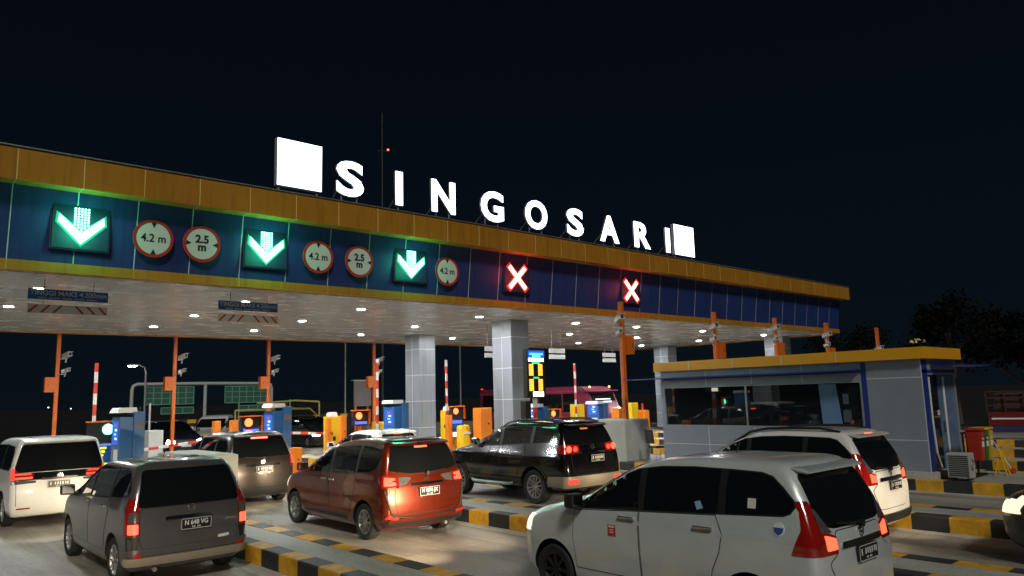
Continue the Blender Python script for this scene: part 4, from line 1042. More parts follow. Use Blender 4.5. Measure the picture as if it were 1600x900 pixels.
def car(d):
    L, W = d['L'], d['W']; P = d['paint']; rz = d.get('yaw', 0.0)
    t = thing(d['name'], d['label'], d['cat'], (d['x'], d['y'], 0), R(rz), d.get('group'))
    b = car_body(d['levels'], L, creases=d.get('creases', ()), br=d.get('br', .06), bf=d.get('bf', .16), rr=d.get('rr', (.13, .11)))
    b.normal_update(); bvh = BVHTree.FromBMesh(b); SHELL[id(bvh)] = ([v.co.copy() for v in b.verts], [v.normal.copy() for v in b.verts], [[v.index for v in f.verts] for f in b.faces])
    me = bpy.data.meshes.new('body'); b.to_mesh(me); b.free(); me.materials.append(P); me.materials.append(M_dark)
    body = link_mesh('body', me, None, t)
    r = d['wr']; cut = bmesh.new()
    for wy in (d['wyr'], d['wyf']):
        for s in (-1, 1):
            g = bmesh.ops.create_cone(cut, cap_ends=True, segments=40, radius1=r+.055, radius2=r+.055, depth=.62, matrix=Matrix.Translation((s*(W/2+.02), wy, r+.01)) @ Matrix.Rotation(math.pi/2, 4, 'Y'))
    for f in cut.faces: f.material_index = 1
    cm = bpy.data.meshes.new('cut'); cut.to_mesh(cm); cut.free(); cm.materials.append(P); cm.materials.append(M_dark)
    co = bpy.data.objects.new('cut', cm); COL.objects.link(co)
    body.parent = None
    md = body.modifiers.new('b', 'BOOLEAN'); md.operation = 'DIFFERENCE'; md.object = co; md.solver = 'EXACT'
    dg = bpy.context.evaluated_depsgraph_get(); dg.update()
    nm = bpy.data.meshes.new_from_object(body.evaluated_get(dg)); nm.name = 'body'
    body.modifiers.clear(); body.data = nm; bpy.data.objects.remove(co); body.parent = t
    # keep the flowing normals of the uncut shell
    me.shade_smooth(); vn = [v.normal.copy() for v in me.vertices]; pl = me.polygons; nb = BVHTree.FromPolygons([v.co for v in me.vertices], [tuple(p.vertices) for p in pl])
    nm.shade_smooth(); ln = []; cache = {}
    for p in nm.polygons:
        for li in p.loop_indices:
            if p.material_index == 1: ln.append(p.normal.copy()); continue
            vi = nm.loops[li].vertex_index
            if vi not in cache:
                co_ = nm.vertices[vi].co; loc, nr, fi, _ = nb.find_nearest(co_); vs_ = pl[fi].vertices; acc = Vector()
                if len(vs_) > 6: acc = nr.copy()
                else:
                    for q in vs_: acc += vn[q]/max(1e-4, (me.vertices[q].co-co_).length_squared)
                cache[vi] = acc.normalized()
            ln.append(cache[vi])
    nm.normals_split_custom_set(ln)
    # wheels
    tm, rm, dm = wheel_meshes(r, d.get('ww', .19), d.get('rim', 'five')); tr = W/2-d.get('ww', .19)/2-.025
    for wy in (d['wyr'], d['wyf']):
        for s in (-1, 1):
            o = link_mesh('wheel', tm, None, t); o.location = (s*tr, wy, r); o.rotation_euler = (random.random()*6, 0, 0 if s < 0 else math.pi)
            q = link_mesh('rim', rm, None, o); q2 = link_mesh('brake_disc', dm, None, o)
    # wheel arch lips
    if d.get('arch'):
        for wy in (d['wyr'], d['wyf']):
            A = [(wy+(r+.10)*math.cos(a), r+.01+(r+.10)*math.sin(a)) for a in [math.pi*k/16-.12*(1 if k == 0 else 0) for k in range(17)]]
            B = [(wy+(r+.056)*math.cos(a), r+.01+(r+.056)*math.sin(a)) for a in [math.pi*k/16 for k in range(16, -1, -1)]]
            for mir in (False, True): pbuild(patch(bvh, [A+B], 'L', .012, .1, .03, mir), 'wheel_arch', d['arch'], t)
    # glass
    if 'band' in d:
        bp = d['band']
        for mir in (False, True):
            pbuild(patch(bvh, [bp], 'L', .003, mirror=mir), 'window_surround', M_dark, t)
            for lo, hi in d['panes']:
                q = clip(bp, lo, hi)
                if len(q) > 2: pbuild(patch(bvh, [inset(q, .014)], 'L', .0065, mirror=mir), 'side_window', M_glass, t)
        belt = d['belt']
        for mir in (False, True):
            for poly, hy in d.get('doors', ()):
                if poly is None: continue
                o = pbuild(patch(bvh, [poly], 'L', .0045, .08, .01, mir), 'door', P, t)
                pbuild(patch(bvh, [inset(poly, -.009)], 'L', .0024, .08, .01, mir), 'door_gap', M_seal, o)
                hz = d.get('hz', 1.0); loc, nor, _, _ = bvh.ray_cast(Vector((-4, hy, hz)), Vector((1, 0, 0)))
                sg = -1 if not mir else 1; hx = abs(loc.x)
                g = MB(); g.box(*sorted((sg*(hx+.012), sg*(hx+.04))), hy-.11, hy+.11, hz-.016, hz+.016, .008); g.box(*sorted((sg*(hx-.01), sg*(hx+.016))), hy-.10, hy-.07, hz-.014, hz+.014); g.box(*sorted((sg*(hx-.01), sg*(hx+.016))), hy+.07, hy+.10, hz-.014, hz+.014)
                g.build('handle', d.get('handle', P), o)
                pbuild(patch(bvh, [fillet([(hy-.07, hz-.03), (hy+.07, hz-.03), (hy+.06, hz+.045), (hy-.06, hz+.045)], .03)], 'L', .0052, .05, .01, mir), 'handle_recess', d.get('recess', P), o)
    if 'rearwin' in d: pbuild(patch(bvh, [fillet(d['rearwin'], .06)], 'B', .006, .035), 'rear_window', M_glass, t)
    if 'windshield' in d: pbuild(patch(bvh, [fillet(d['windshield'], .08)], 'F', .006, .04), 'windshield', M_glass, t)
    if 'tailgate' in d:
        o = pbuild(patch(bvh, [fillet(d['tailgate'], .06)], 'B', .004), 'tailgate', d.get('gatepaint', P), t)
        pbuild(patch(bvh, [inset(fillet(d['tailgate'], .06), -.009)], 'B', .0012), 'tailgate_gap', M_seal, o)
        if d.get('badge'):
            bx, bz = d['badge']; loc, nor, _, _ = bvh.ray_cast(Vector((bx, -4, bz)), Vector((0, 1, 0)))
            g = MB(); g.lathe([(.052, -.012), (.052, 0), (.042, 0), (.042, -.012)], 'y', (bx, loc.y-.006, bz), 24, True); g.lathe([(.024, -.012), (.024, 0), (.017, 0), (.017, -.012)], 'y', (bx, loc.y-.006, bz), 16, True); g.build('badge', M_chrome, o)
        if d.get('garnish'):
            g0, g1, gz, gh = d['garnish']; pbuild(patch(bvh, [fillet([(g0, gz-gh), (g1, gz-gh), (g1-.02, gz+gh), (g0+.02, gz+gh)], .02)], 'B', .022, .08, .01), 'garnish', d.get('garnmat', M_chrome), o)
    # lamps
    for view, polys, m, name, off in d.get('lamps', ()):
        for mir in (False, True):
            pbuild(patch(bvh, [fillet(p_, .015, 2) for p_ in polys], view, off, .03, .01, mir), name, m, t)
    if d.get('brake'):
        x0, x1, z0, z1 = d['brake']; pbuild(patch(bvh, [[(x0, z0), (x1, z0), (x1, z1), (x0, z1)]], 'B', d.get('brakeoff', .012), .06), 'brake_light', d.get('brakemat', M_brake), t)
    if d.get('spoiler'):
        x1, y0, y1, z, th = d['spoiler']
        g = MB(); g.prism([(y0, z-.01), (y0+.02, z-th), (y1, z-th*.6), (y1+.16, z+.035), (y0+.06, z+.02)], 'x', -x1, x1)
        bmesh.ops.bevel(g.b, geom=list(g.b.edges), offset=.012, segments=2, affect='EDGES')
        g.build('spoiler', P, t, True)
    if d.get('plate'):
        px_, pz_, py_, tx, sub = d['plate']
        o = thing('x', None, None); bpy.data.objects.remove(o)
        g = MB(); g.box(px_-.20, px_+.20, py_-.012, py_+.02, pz_-.07, pz_+.07, .006); pl = g.build('number_plate', M_plate, t)
        if tx:
            text_obj('plate_lettering', tx, .088, M_platetext, pl, (px_, py_-.0135, pz_+.013), ext=.001, off=.002, sx=.86)

        g = MB()                       # characters too blurred to read
        if not tx:
            for k, u in enumerate((-.15, -.07, -.025, .02, .065, .115, .155)): g.box(px_+u-.012, px_+u+.012, py_-.0138, py_-.0125, pz_-.018+.004*(k % 3), pz_+.04)
        for u in (-.05, -.025, .02, .045): g.box(px_+u-.008, px_+u+.008, py_-.0138, py_-.0125, pz_-.052, pz_-.034)
        g.build('plate_marks', M_platetext, pl)
        g = MB(); x0, x1, z0, z1 = px_-.2, px_+.2, pz_-.07, pz_+.07
        for q in ((x0, x1, z1-.006, z1), (x0, x1, z0, z0+.006), (x0, x0+.006, z0, z1), (x1-.006, x1, z0, z1)): g.box(q[0], q[1], py_-.0145, py_-.0125, q[2], q[3])
        g.build('plate_rim', M_platetext, pl)
    for pr in d.get('rearparts', ()):   # (name, poly, material, offset)
        pbuild(patch(bvh, [fillet(pr[1], .02, 2)], 'B', pr[3], .07, .02), pr[0], pr[2], t)
    for pr in d.get('sideparts', ()):
        for mir in ((False, True) if len(pr) < 5 or pr[4] else (False,)):
            pbuild(patch(bvh, [fillet(pr[1], pr[5] if len(pr) > 5 else .012, 2)], 'L', pr[3], .06, .01, mir), pr[0], pr[2], t)
    for pr in d.get('frontparts', ()):
        pbuild(patch(bvh, [fillet(pr[1], .02, 2)], 'F', pr[3], .07, .02), pr[0], pr[2], t)
    if d.get('bumper'):   # lower rear bumper bar with real thickness: patch pushed out
        z0, z1, m, off = d['bumper']
        pbuild(patch(bvh, [[(-W/2+.02, z0), (W/2-.02, z0), (W/2-.02, z1), (-W/2+.02, z1)]], 'B', off, .06, .04), 'bumper', m, t)
    if d.get('wiper'):
        x0, z0, x1, z1 = d['wiper']; pts = []
        for k in range(5):
            u = x0+(x1-x0)*k/4; v = z0+(z1-z0)*k/4; loc, nor, _, _ = bvh.ray_cast(Vector((u, -4, v)), Vector((0, 1, 0))); pts.append(loc+nor*.03)
        g = MB(); g.tube(pts, .011, 6); g.lathe([(.035, -.03), (.03, .02)], 'y', (x0, pts[0].y, z0), 12); g.build('rear_wiper', M_dark, t, True)
    if d.get('mirror'):
        my, mz = d['mirror']; loc, nor, _, _ = bvh.ray_cast(Vector((-4, my, mz)), Vector((1, 0, 0)))
        for s in (-1, 1):
            g = MB(); x0 = abs(loc.x); xs = sorted((s*(x0+.05), s*(x0+.25))); g.box(xs[0], xs[1], my-.05, my+.09, mz-.04, mz+.12, .035); xs = sorted((s*(x0-.02), s*(x0+.08))); g.box(xs[0], xs[1], my-.02, my+.05, mz-.05, mz+.0, .01)
            o = g.build('mirror', d.get('mirmat', P), t, True)
            g = MB(); xs = sorted((s*(x0+.075), s*(x0+.235))); g.box(xs[0], xs[1], my-.056, my-.051, mz-.015, mz+.10); g.build('mirror_glass', M_chrome, o)
    if d.get('rails'):
        y0, y1, x_, m = d['rails']
        for s in (-1, 1):
            pts = []
            for k in range(7):
                y = y0+(y1-y0)*k/6; loc, nor, _, _ = bvh.ray_cast(Vector((s*x_, y, 5)), Vector((0, 0, -1))); pts.append(loc+Vector((0, 0, .055 if 0 < k < 6 else .0)))
            g = MB(); g.tube(pts, .022, 8); g.build('roof_rail', m, t, True)
    if d.get('antenna'):
        ax, ay = d['antenna']; loc, nor, _, _ = bvh.ray_cast(Vector((ax, ay, 5)), Vector((0, 0, -1)))
        g = MB(); g.tube([loc, loc+Vector((0, -.05, .12))], .006, 6); g.build('antenna', M_dark, t)
    if d.get('exhaust'):
        ex = d['exhaust']; g = MB(); g.tube([(ex, .35, .24), (ex, .04, .22)], .03, 10); g.build('exhaust_pipe', M_steel, t)
    for q in d.get('pieces', ()): q(t, bvh)
    # headlamps
    for s in ((-1, 1) if d.get('beam') else ()):
        ld = bpy.data.lights.new('headlamp_beam', 'SPOT'); lo = bpy.data.objects.new('headlamp_beam', ld); COL.objects.link(lo); lo.parent = t
        ld.energy = d['beam']; ld.color = (1.0, .80, .52); ld.spot_size = R(d.get('cone', 62)); ld.spot_blend = .7; ld.shadow_soft_size = .07
        lo.location = (s*W*.36, L+.10, d.get('beamz', .78)); dr = Vector((s*.02, 1, d.get('aim', -.10))); lo.rotation_euler = dr.to_track_quat('-Z', 'Y').to_euler()
    return t

AV = [(.20, .14, 3.98, .735), (.28, .05, 4.06, .795), (.42, .00, 4.12, .822), (.58, .0, 4.13, .83), (.74, .0, 4.11, .832), (.86, .01, 4.05, .83), (.95, .02, 3.90, .825),
      (1.02, .03, 3.68, .815), (1.08, .05, 3.45, .805), (1.14, .07, 3.22, .79), (1.22, .10, 2.98, .77), (1.32, .14, 2.79, .745), (1.42, .19, 2.60, .715), (1.52, .25, 2.39, .68),
      (1.60, .31, 2.17, .64), (1.65, .36, 1.93, .59), (1.68, .45, 1.6, .50), (1.695, .75, 1.2, .3)]
def scaled(T, sy, sz, sw, z0=.2): return [(z0+(a[0]-z0)*sz, a[1], a[2]*sy, a[3]*sw) for a in T]
AVBAND = [(3.02, 1.05), (2.72, 1.25), (2.43, 1.42), (2.14, 1.535), (1.81, 1.58), (1.4, 1.595), (.94, 1.59), (.63, 1.58), (.51, 1.55), (.39, 1.455), (.275, 1.34), (.262, 1.29), (.31, 1.225), (.38, 1.197), (1.25, 1.147), (2.06, 1.105)]
AVDOORS = [([(2.98, .40), (3.02, .75), (2.99, 1.035), (2.06, 1.093), (2.045, .40)], 2.20), ([(2.02, .40), (2.035, 1.094), (1.10, 1.143), (1.02, .98), (1.06, .80), (1.15, .62), (1.20, .40)], 1.22)]

# ---- the queue
P_silver = paint('silver_paint', (.70, .755, .75), metal=.35, rough=.30)
P_white = paint('white_car_paint', (.68, .68, .66), rough=.35)
P_grey = paint('grey_car_paint', (.10, .096, .10), metal=.4, rough=.30)
P_orange = paint('orange_car_paint', (.16, .017, .004), metal=.6, rough=.28)
P_black = paint('black_car_paint', (.004, .004, .0045), rough=.12)
P_dbrown = paint('dark_brown_car_paint', (.045, .036, .032), metal=.6, rough=.3)
P_navy = paint('dark_blue_car_paint', (.012, .014, .02), rough=.25)
P_olive = paint('dark_olive_car_paint', (.05, .045, .035), metal=.3, rough=.35)
M_bumpgold = mat('two_tone_bumper', (.30, .255, .20), rough=.4, metal=.2, var=.1)
M_reflector = mat('red_reflector', (.30, .02, .012), rough=.25)
M_brakehot = emis('bright_brake_bar', (1.0, .10, .06), 9.0)
M_sticker = mat('sticker_red', (.50, .04, .03), rough=.5); M_stkw = mat('sticker_white', (.65, .65, .62), rough=.5); M_stkb = mat('sticker_blue', (.03, .08, .30), rough=.5)

def av2_lamps(lit=M_tailhot):
    return [('B', [[(-.815, .875), (-.47, .875), (-.47, 1.03), (-.60, 1.07), (-.655, 1.34), (-.775, 1.34)]], M_lens, 'taillight', .006),
            ('L', [[(.085, .875), (.30, .875), (.205, 1.10), (.25, 1.335), (.22, 1.34), (.125, 1.08)]], M_lens, 'taillight_side', .007),
            ('B', [[(-.655, 1.06), (-.50, 1.06), (-.55, 1.12), (-.625, 1.27), (-.665, 1.27)]], M_lensclear, 'reversing_lens', .009),
            ('B', [[(-.635, .91), (-.475, .91), (-.475, 1.005), (-.635, 1.045)]], lit, 'lit_tail_lamp', .012)]
def avanza_like(**k):
    d = dict(name='minivan', cat='minivan', L=4.13, W=1.66, levels=AV, wr=.30, wyr=.74, wyf=3.37, band=AVBAND, belt=1.1, panes=((2.06, 4), (1.06, 2.0), (0, 1.0)), doors=AVDOORS, hz=1.02,
             creases=((.98, .006, .05), (.50, -.008, .09)), rearwin=[(-.585, 1.565), (.585, 1.565), (.68, 1.14), (.45, 1.085), (-.45, 1.085), (-.68, 1.14)],
             windshield=[(-.70, 1.17), (.70, 1.17), (.60, 1.58), (-.60, 1.58)], tailgate=[(-.46, .50), (.46, .50), (.63, .80), (.455, .872), (.455, 1.06), (-.455, 1.06), (-.455, .872), (-.63, .80)],
             badge=(0, 1.02), garnish=(-.42, .42, .935, .028), spoiler=(.575, .19, .30, 1.60, .03), wiper=(.02, 1.085, -.42, 1.12), mirror=(2.86, 1.12), plate=(0, .83, -.012, None, None),
             bumper=(.30, .44, P_silver, .03), exhaust=-.45, antenna=(0, 1.3), mirmat=None, lamps=av2_lamps(),
             frontparts=[('grille', [(-.45, .62), (.45, .62), (.5, .78), (-.5, .78)], M_dark, .006)])
    d.update(k); d['mirmat'] = d['mirmat'] or d['paint']; return d
def headlights(z0=.72, z1=.93, lit=M_headsoft, w=.83, y0=3.78):
    return [('L', [[(y0, z1+.02), (y0+.10, z1-.0), (y0+.20, z0+.02), (y0+.13, z0)]], lit, 'headlight_side', .006), ('F', [[(-w+.03, z0), (-w+.30, z0-.02), (-w+.32, z1-.06), (-w+.06, z1)]], lit, 'headlight', .006)]

def silver_extras(t, bvh):
    pbuild(patch(bvh, [[(2.36, .80), (2.475, .80), (2.475, .925), (2.36, .925)]], 'L', .007, .06, .01), 'door_sticker', M_sticker, t)
    pbuild(patch(bvh, [[(2.375, .895), (2.46, .895), (2.46, .915), (2.375, .915)], [(2.39, .865), (2.445, .865), (2.445, .875), (2.39, .875)], [(2.39, .838), (2.445, .838), (2.445, .85), (2.39, .85)], [(2.38, .785), (2.43, .785), (2.43, .797), (2.38, .797)]], 'L', .0095, .06, .003), 'sticker_print', M_stkw, t)
    c = (.42, 1.085); r = .062
    pbuild(patch(bvh, [[(c[0]+r*math.cos(a)*.9, c[1]+r*math.sin(a)) for a in [2*math.pi*k/20 for k in range(20)]]], 'L', .006, .06, .01), 'round_emblem', M_stkw, t)
    pbuild(patch(bvh, [[(.37, 1.10), (.47, 1.10), (.46, 1.06), (.42, 1.032), (.38, 1.06)]], 'L', .0085, .06, .004), 'emblem_shield', M_stkb, t)
    pbuild(patch(bvh, [[(.66, 1.245), (.745, 1.245), (.745, 1.335), (.66, 1.335)]], 'L', .010, .06, .003), 'window_paper', M_stkw, t)
    pbuild(patch(bvh, [[(1.24, 1.20), (1.31, 1.18), (1.345, 1.255), (1.28, 1.27)]], 'L', .010, .06, .003), 'window_paper', mat('pale_blue_paper', (.25, .42, .55), rough=.5), t)
car(avanza_like(label='silver minivan with a red door sticker and round emblem, nearest car at the bottom', paint=P_silver, x=7.38, y=3.30, rim='steel', handle=M_chrome,
                lamps=av2_lamps()+headlights(lit=M_headsoft), beam=1150, aim=-.06, cone=48, pieces=[silver_extras], plate=(0.02, .83, -.02, None, None), mirmat=M_dark))
def white_extras(t, bvh):
    pbuild(patch(bvh, [[(.40, 1.46), (.60, 1.46), (.60, 1.54), (.40, 1.54)]], 'B', .0085, .06, .003), 'window_sticker', M_dark, t)
car(avanza_like(label='white minivan with black roof rails behind the silver one, near the booth', paint=P_white, x=12.48, y=5.05, rails=(.5, 2.4, .56, M_dark), lamps=av2_lamps(M_tailhot)+headlights(lit=M_lensclear),
                brake=(-.13, .13, 1.585, 1.615), brakeoff=.03, plate=(0.08, .83, -.02, None, None), bumper=(.30, .42, M_dark, .035), beam=160, pieces=[white_extras]))
# older grey minivan
car(avanza_like(label='grey minivan with black number plate N 648 VG at lower left', paint=P_grey, band=[(a, .2+(c-.2)*.945) for a, c in AVBAND], doors=[([(a, .2+(c-.2)*.945) for a, c in q], h) for q, h in AVDOORS], hz=.98, mirror=(2.86, 1.06), windshield=[(-.69, 1.12), (.69, 1.12), (.58, 1.50), (-.58, 1.50)], x=3.80, y=10.9, levels=scaled(AV, 1.0, .945, .985), W=1.635,
                rearwin=[(-.58, 1.495), (.58, 1.495), (.68, 1.050), (.64, 1.022), (-.64, 1.022), (-.68, 1.050)], tailgate=[(-.60, 0.483), (.60, 0.483), (.655, 0.597), (.655, 1.008), (-.655, 1.008), (-.655, 0.597)],
                lamps=[('B', [[(-.80, 0.672), (-.665, 0.672), (-.665, 1.145), (-.76, 1.145), (-.80, 1.003)]], M_lens, 'taillight', .007), ('L', [[(.075, 0.672), (.19, 0.682), (.225, 1.145), (.17, 1.145)]], M_lens, 'taillight_side', .008),
                       ('B', [[(-.785, 0.843), (-.675, 0.843), (-.675, 0.975), (-.77, 0.975)]], M_lensclear, 'reversing_lens', .010), ('B', [[(-.785, 0.696), (-.675, 0.696), (-.675, 0.824), (-.785, 0.824)]], M_tailhot, 'lit_tail_lamp', .011),
                       ('B', [[(-.72, 0.389), (-.63, 0.389), (-.63, 0.455), (-.72, 0.455)]], M_reflector, 'reflector', .036)]+headlights(lit=M_headsoft),
                badge=(0, 0.975), garnish=(-.36, .30, .865, .022), garnmat=M_chrome, spoiler=None, plate=(0.05, .765, -.018, 'N 648 VG', '09.23'), bumper=(.31, .40, M_bumpgold, .05), wiper=None, mirmat=M_dark, beam=170, aim=-.19,
                rearparts=[('fender_corner', [(-.80, .44), (-.69, .44), (-.66, .66), (-.80, .66)], M_dark, .006), ('fender_corner', [(.80, .44), (.69, .44), (.66, .66), (.80, .66)], M_dark, .006), ('reflector_tape', [(.36, 0.526), (.52, 0.535), (.52, 0.573), (.36, 0.564)], M_stkw, .01), ('bumper_top', [(-.78, 0.417), (.78, 0.417), (.78, 0.502), (-.78, 0.502)], P_grey, .03)]))

# orange sliding-door minivan
SI = [(.20, .14, 4.05, .755), (.30, .05, 4.16, .82), (.45, .0, 4.22, .845), (.60, .0, 4.22, .85), (.75, .01, 4.17, .85), (.86, .02, 4.06, .845), (.94, .03, 3.88, .835), (1.0, .045, 3.66, .82), (1.06, .06, 3.42, .81),
      (1.14, .08, 3.17, .795), (1.25, .11, 2.92, .765), (1.38, .15, 2.65, .73), (1.5, .20, 2.36, .69), (1.58, .25, 2.1, .65), (1.64, .31, 1.8, .60), (1.675, .40, 1.45, .51), (1.69, .7, 1.1, .3)]
def bumper_curve(t, bvh):
    for s in (-1, 1):
        pts = []
        for u, z in ((-.80, .86), (-.765, .70), (-.71, .50), (-.62, .43), (-.40, .395), (0, .39)):
            loc, nor, _, _ = bvh.ray_cast(Vector((u, -4, z)), Vector((0, 1, 0))); pts.append(Vector((loc.x*-s if s > 0 else loc.x, loc.y-.012, loc.z)))
        if s > 0: pts = [Vector((abs(p.x), p.y, p.z)) for p in pts]
        g = MB(); g.tube(pts, .016, 8); g.build('bumper_trim', M_dark, t, True)
car(dict(name='minivan', cat='minivan', label='orange minivan with bright headlight glow on its tailgate in the middle lane', paint=P_orange, x=7.74, y=10.88, yaw=-1.2, L=4.22, W=1.70, levels=SI, wr=.305, wyr=.75, wyf=3.50, rim='ten',
         creases=((.93, .008, .05), (.62, -.012, .10), (.40, .006, .06)),
         band=[(2.98, 1.03), (2.62, 1.26), (2.25, 1.44), (1.85, 1.535), (1.3, 1.58), (.70, 1.575), (.40, 1.53), (.31, 1.40), (.40, 1.20), (.60, 1.13), (1.6, 1.07)], panes=((2.03, 4), (1.08, 1.97), (0, 1.02)), belt=1.05,
         doors=[([(2.98, .40), (3.02, .75), (2.98, 1.01), (2.02, 1.045), (2.0, .40)], 2.15), ([(1.975, .40), (1.99, 1.046), (1.10, 1.085), (1.02, .95), (1.07, .78), (1.17, .60), (1.22, .40)], 1.85)], hz=.95, handle=M_chrome,
         rearwin=[(-.58, 1.575), (.58, 1.575), (.71, 1.17), (.35, 1.11), (-.35, 1.11), (-.71, 1.17)], windshield=[(-.72, 1.12), (.72, 1.12), (.61, 1.56), (-.61, 1.56)],
         tailgate=[(-.58, .46), (.58, .46), (.62, .62), (.62, .90), (.545, .91), (.60, 1.08), (.35, 1.085), (-.35, 1.085), (-.60, 1.08), (-.545, .91), (-.62, .90), (-.62, .62)],
         badge=(0, 1.01), garnish=(-.34, .34, .925, .022), spoiler=(.57, .15, .26, 1.605, .03), wiper=(.02, 1.10, .40, 1.13), mirror=(2.85, 1.10), mirmat=P_orange, plate=(0.02, .80, -.02, 'N 9876 JX', '06.22'), antenna=(0, .6), bumper=(.28, .34, M_dark, .03), exhaust=.4,
         lamps=[('B', [[(-.84, .90), (-.56, .915), (-.56, 1.065), (-.80, 1.11)]], M_lens, 'taillight', .008), ('B', [[(-.80, .93), (-.60, .935), (-.60, .985), (-.66, .99), (-.66, 1.01), (-.60, 1.02), (-.60, 1.05), (-.77, 1.075)]], M_tailhot, 'lit_tail_lamp', .011), ('L', [[(.10, .90), (.27, .97), (.31, 1.05), (.17, 1.11), (.15, 1.11)]], M_lens, 'taillight_side', .009),
                ('B', [[(-.545, .925), (-.40, .945), (-.30, 1.03), (-.36, 1.055), (-.545, 1.06)]], M_lensclear, 'reversing_lens', .008), ('B', [[(-.80, .41), (-.58, .39), (-.58, .43), (-.78, .455)]], M_reflector, 'reflector', .036)]+headlights(.70, .90, M_headsoft, .85, 3.84),
         brake=(-.13, .13, 1.525, 1.55), brakeoff=.012, beam=300, aim=-.08, pieces=[bumper_curve],
         rearparts=[('lower_bumper', [(-.76, .345), (.76, .345), (.74, .40), (-.74, .40)], P_orange, .03)],
         sideparts=[('sill_trim', [(1.30, .30), (3.0, .30), (3.0, .37), (1.30, .37)], M_dark, .008)],
         frontparts=[('grille', [(-.5, .5), (.5, .5), (.5, .66), (-.5, .66)], M_dark, .006)]))

# black sport utility
PJ = [(.34, .16, 4.48, .80), (.44, .06, 4.6, .87), (.56, .0, 4.66, .895), (.70, .0, 4.69, .90), (.85, .01, 4.68, .90), (.98, .03, 4.60, .895), (1.06, .05, 4.40, .885), (1.12, .06, 4.0, .87), (1.17, .08, 3.55, .855), (1.22, .09, 3.38, .84),
      (1.32, .12, 3.17, .81), (1.45, .17, 2.93, .775), (1.58, .23, 2.66, .735), (1.68, .29, 2.38, .69), (1.74, .35, 2.1, .64), (1.78, .45, 1.7, .54), (1.795, .8, 1.2, .32)]
def suv_lamps(t, bvh):
    for s in (-1, 1):
        for u, r_, m in ((.70, .075, M_tailhot), (.52, .06, M_tail)):
            loc, nor, _, _ = bvh.ray_cast(Vector((-u, -4, 1.20)), Vector((0, 1, 0))); x = -u*-s if s > 0 else -u
            g = MB(); g.lathe([(r_, 0), (r_*.9, -.025), (r_*.4, -.035), (.005, -.037)], 'y', (s*u, loc.y-.01, 1.20), 20); g.build('lit_tail_lamp', m, t, True)
        g = MB(); g.tube([(s*.90, 1.75, .42), (s*.96, 1.85, .40), (s*.96, 3.15, .40), (s*.90, 3.25, .42)], .035, 8); g.build('side_step', M_steel, t, True)
car(dict(name='sport_utility_car', cat='car', label='large black SUV with roof rails and two-tone rear bumper stopped before the gate', paint=P_black, x=12.52, y=11.3, yaw=-1.3, L=4.69, W=1.80, levels=PJ, wr=.375, ww=.25, wyr=1.08, wyf=3.88, rim='six',
         creases=((1.02, .008, .05), (.62, -.008, .1)), arch=P_black,
         band=[(3.25, 1.21), (2.90, 1.44), (2.55, 1.585), (2.15, 1.655), (1.5, 1.69), (.8, 1.68), (.52, 1.62), (.50, 1.42), (.60, 1.33), (2, 1.26)], panes=((2.28, 4), (1.22, 2.2), (0, 1.14)), belt=1.25,
         doors=[([(3.18, .50), (3.28, .85), (3.24, 1.19), (2.26, 1.238), (2.24, .50)], 2.42), ([(2.21, .50), (2.23, 1.24), (1.40, 1.29), (1.36, 1.08), (1.48, .88), (1.60, .70), (1.64, .50)], 1.55)], hz=1.10, handle=M_chrome,
         rearwin=[(-.60, 1.67), (.60, 1.67), (.73, 1.36), (.3, 1.31), (-.3, 1.31), (-.73, 1.36)], windshield=[(-.76, 1.24), (.76, 1.24), (.66, 1.68), (-.66, 1.68)],
         tailgate=[(-.60, .66), (.60, .66), (.66, .80), (.66, 1.09), (.40, 1.10), (.40, 1.28), (-.40, 1.28), (-.40, 1.10), (-.66, 1.09), (-.66, .80)], badge=(0, 1.22), garnish=(-.36, .36, 1.12, .03),
         lamps=[('B', [[(-.88, 1.10), (-.42, 1.12), (-.42, 1.28), (-.80, 1.31)]], M_lens, 'taillight', .007), ('L', [[(.13, 1.10), (.32, 1.14), (.36, 1.22), (.22, 1.31), (.19, 1.31)]], M_lens, 'taillight_side', .008),
                ('B', [[(-.80, .50), (-.56, .50), (-.56, .58), (-.80, .58)]], M_tail, 'fog_lamp', .05)]+headlights(.86, 1.05, M_lensclear, .90, 4.28),
         spoiler=(.60, .18, .32, 1.70, .035), plate=(0.03, .99, -.03, None, None), mirror=(3.1, 1.27), rails=(.45, 2.55, .60, M_dark), bumper=(.42, .64, M_bumpgold, .045), exhaust=-.55, beam=240,
         brake=(-.20, .02, 1.60, 1.63), brakeoff=.014, brakemat=emis('dim_brake_bar', (1.0, .28, .05), .8), pieces=[suv_lamps], mirmat=M_chrome,
         sideparts=[('sill_trim', [(1.62, .42), (3.3, .42), (3.3, .49), (1.62, .49)], M_dark, .02), ('bumper_corner', [(.13, .42), (.62, .42), (.58, .62), (.12, .64)], M_bumpgold, .03), ('mud_flap', [(.60, .20), (.66, .20), (.70, .50), (.60, .50)], M_dark, .01)],
         frontparts=[('grille', [(-.5, .7), (.5, .7), (.52, .98), (-.52, .98)], M_dark, .006)]))

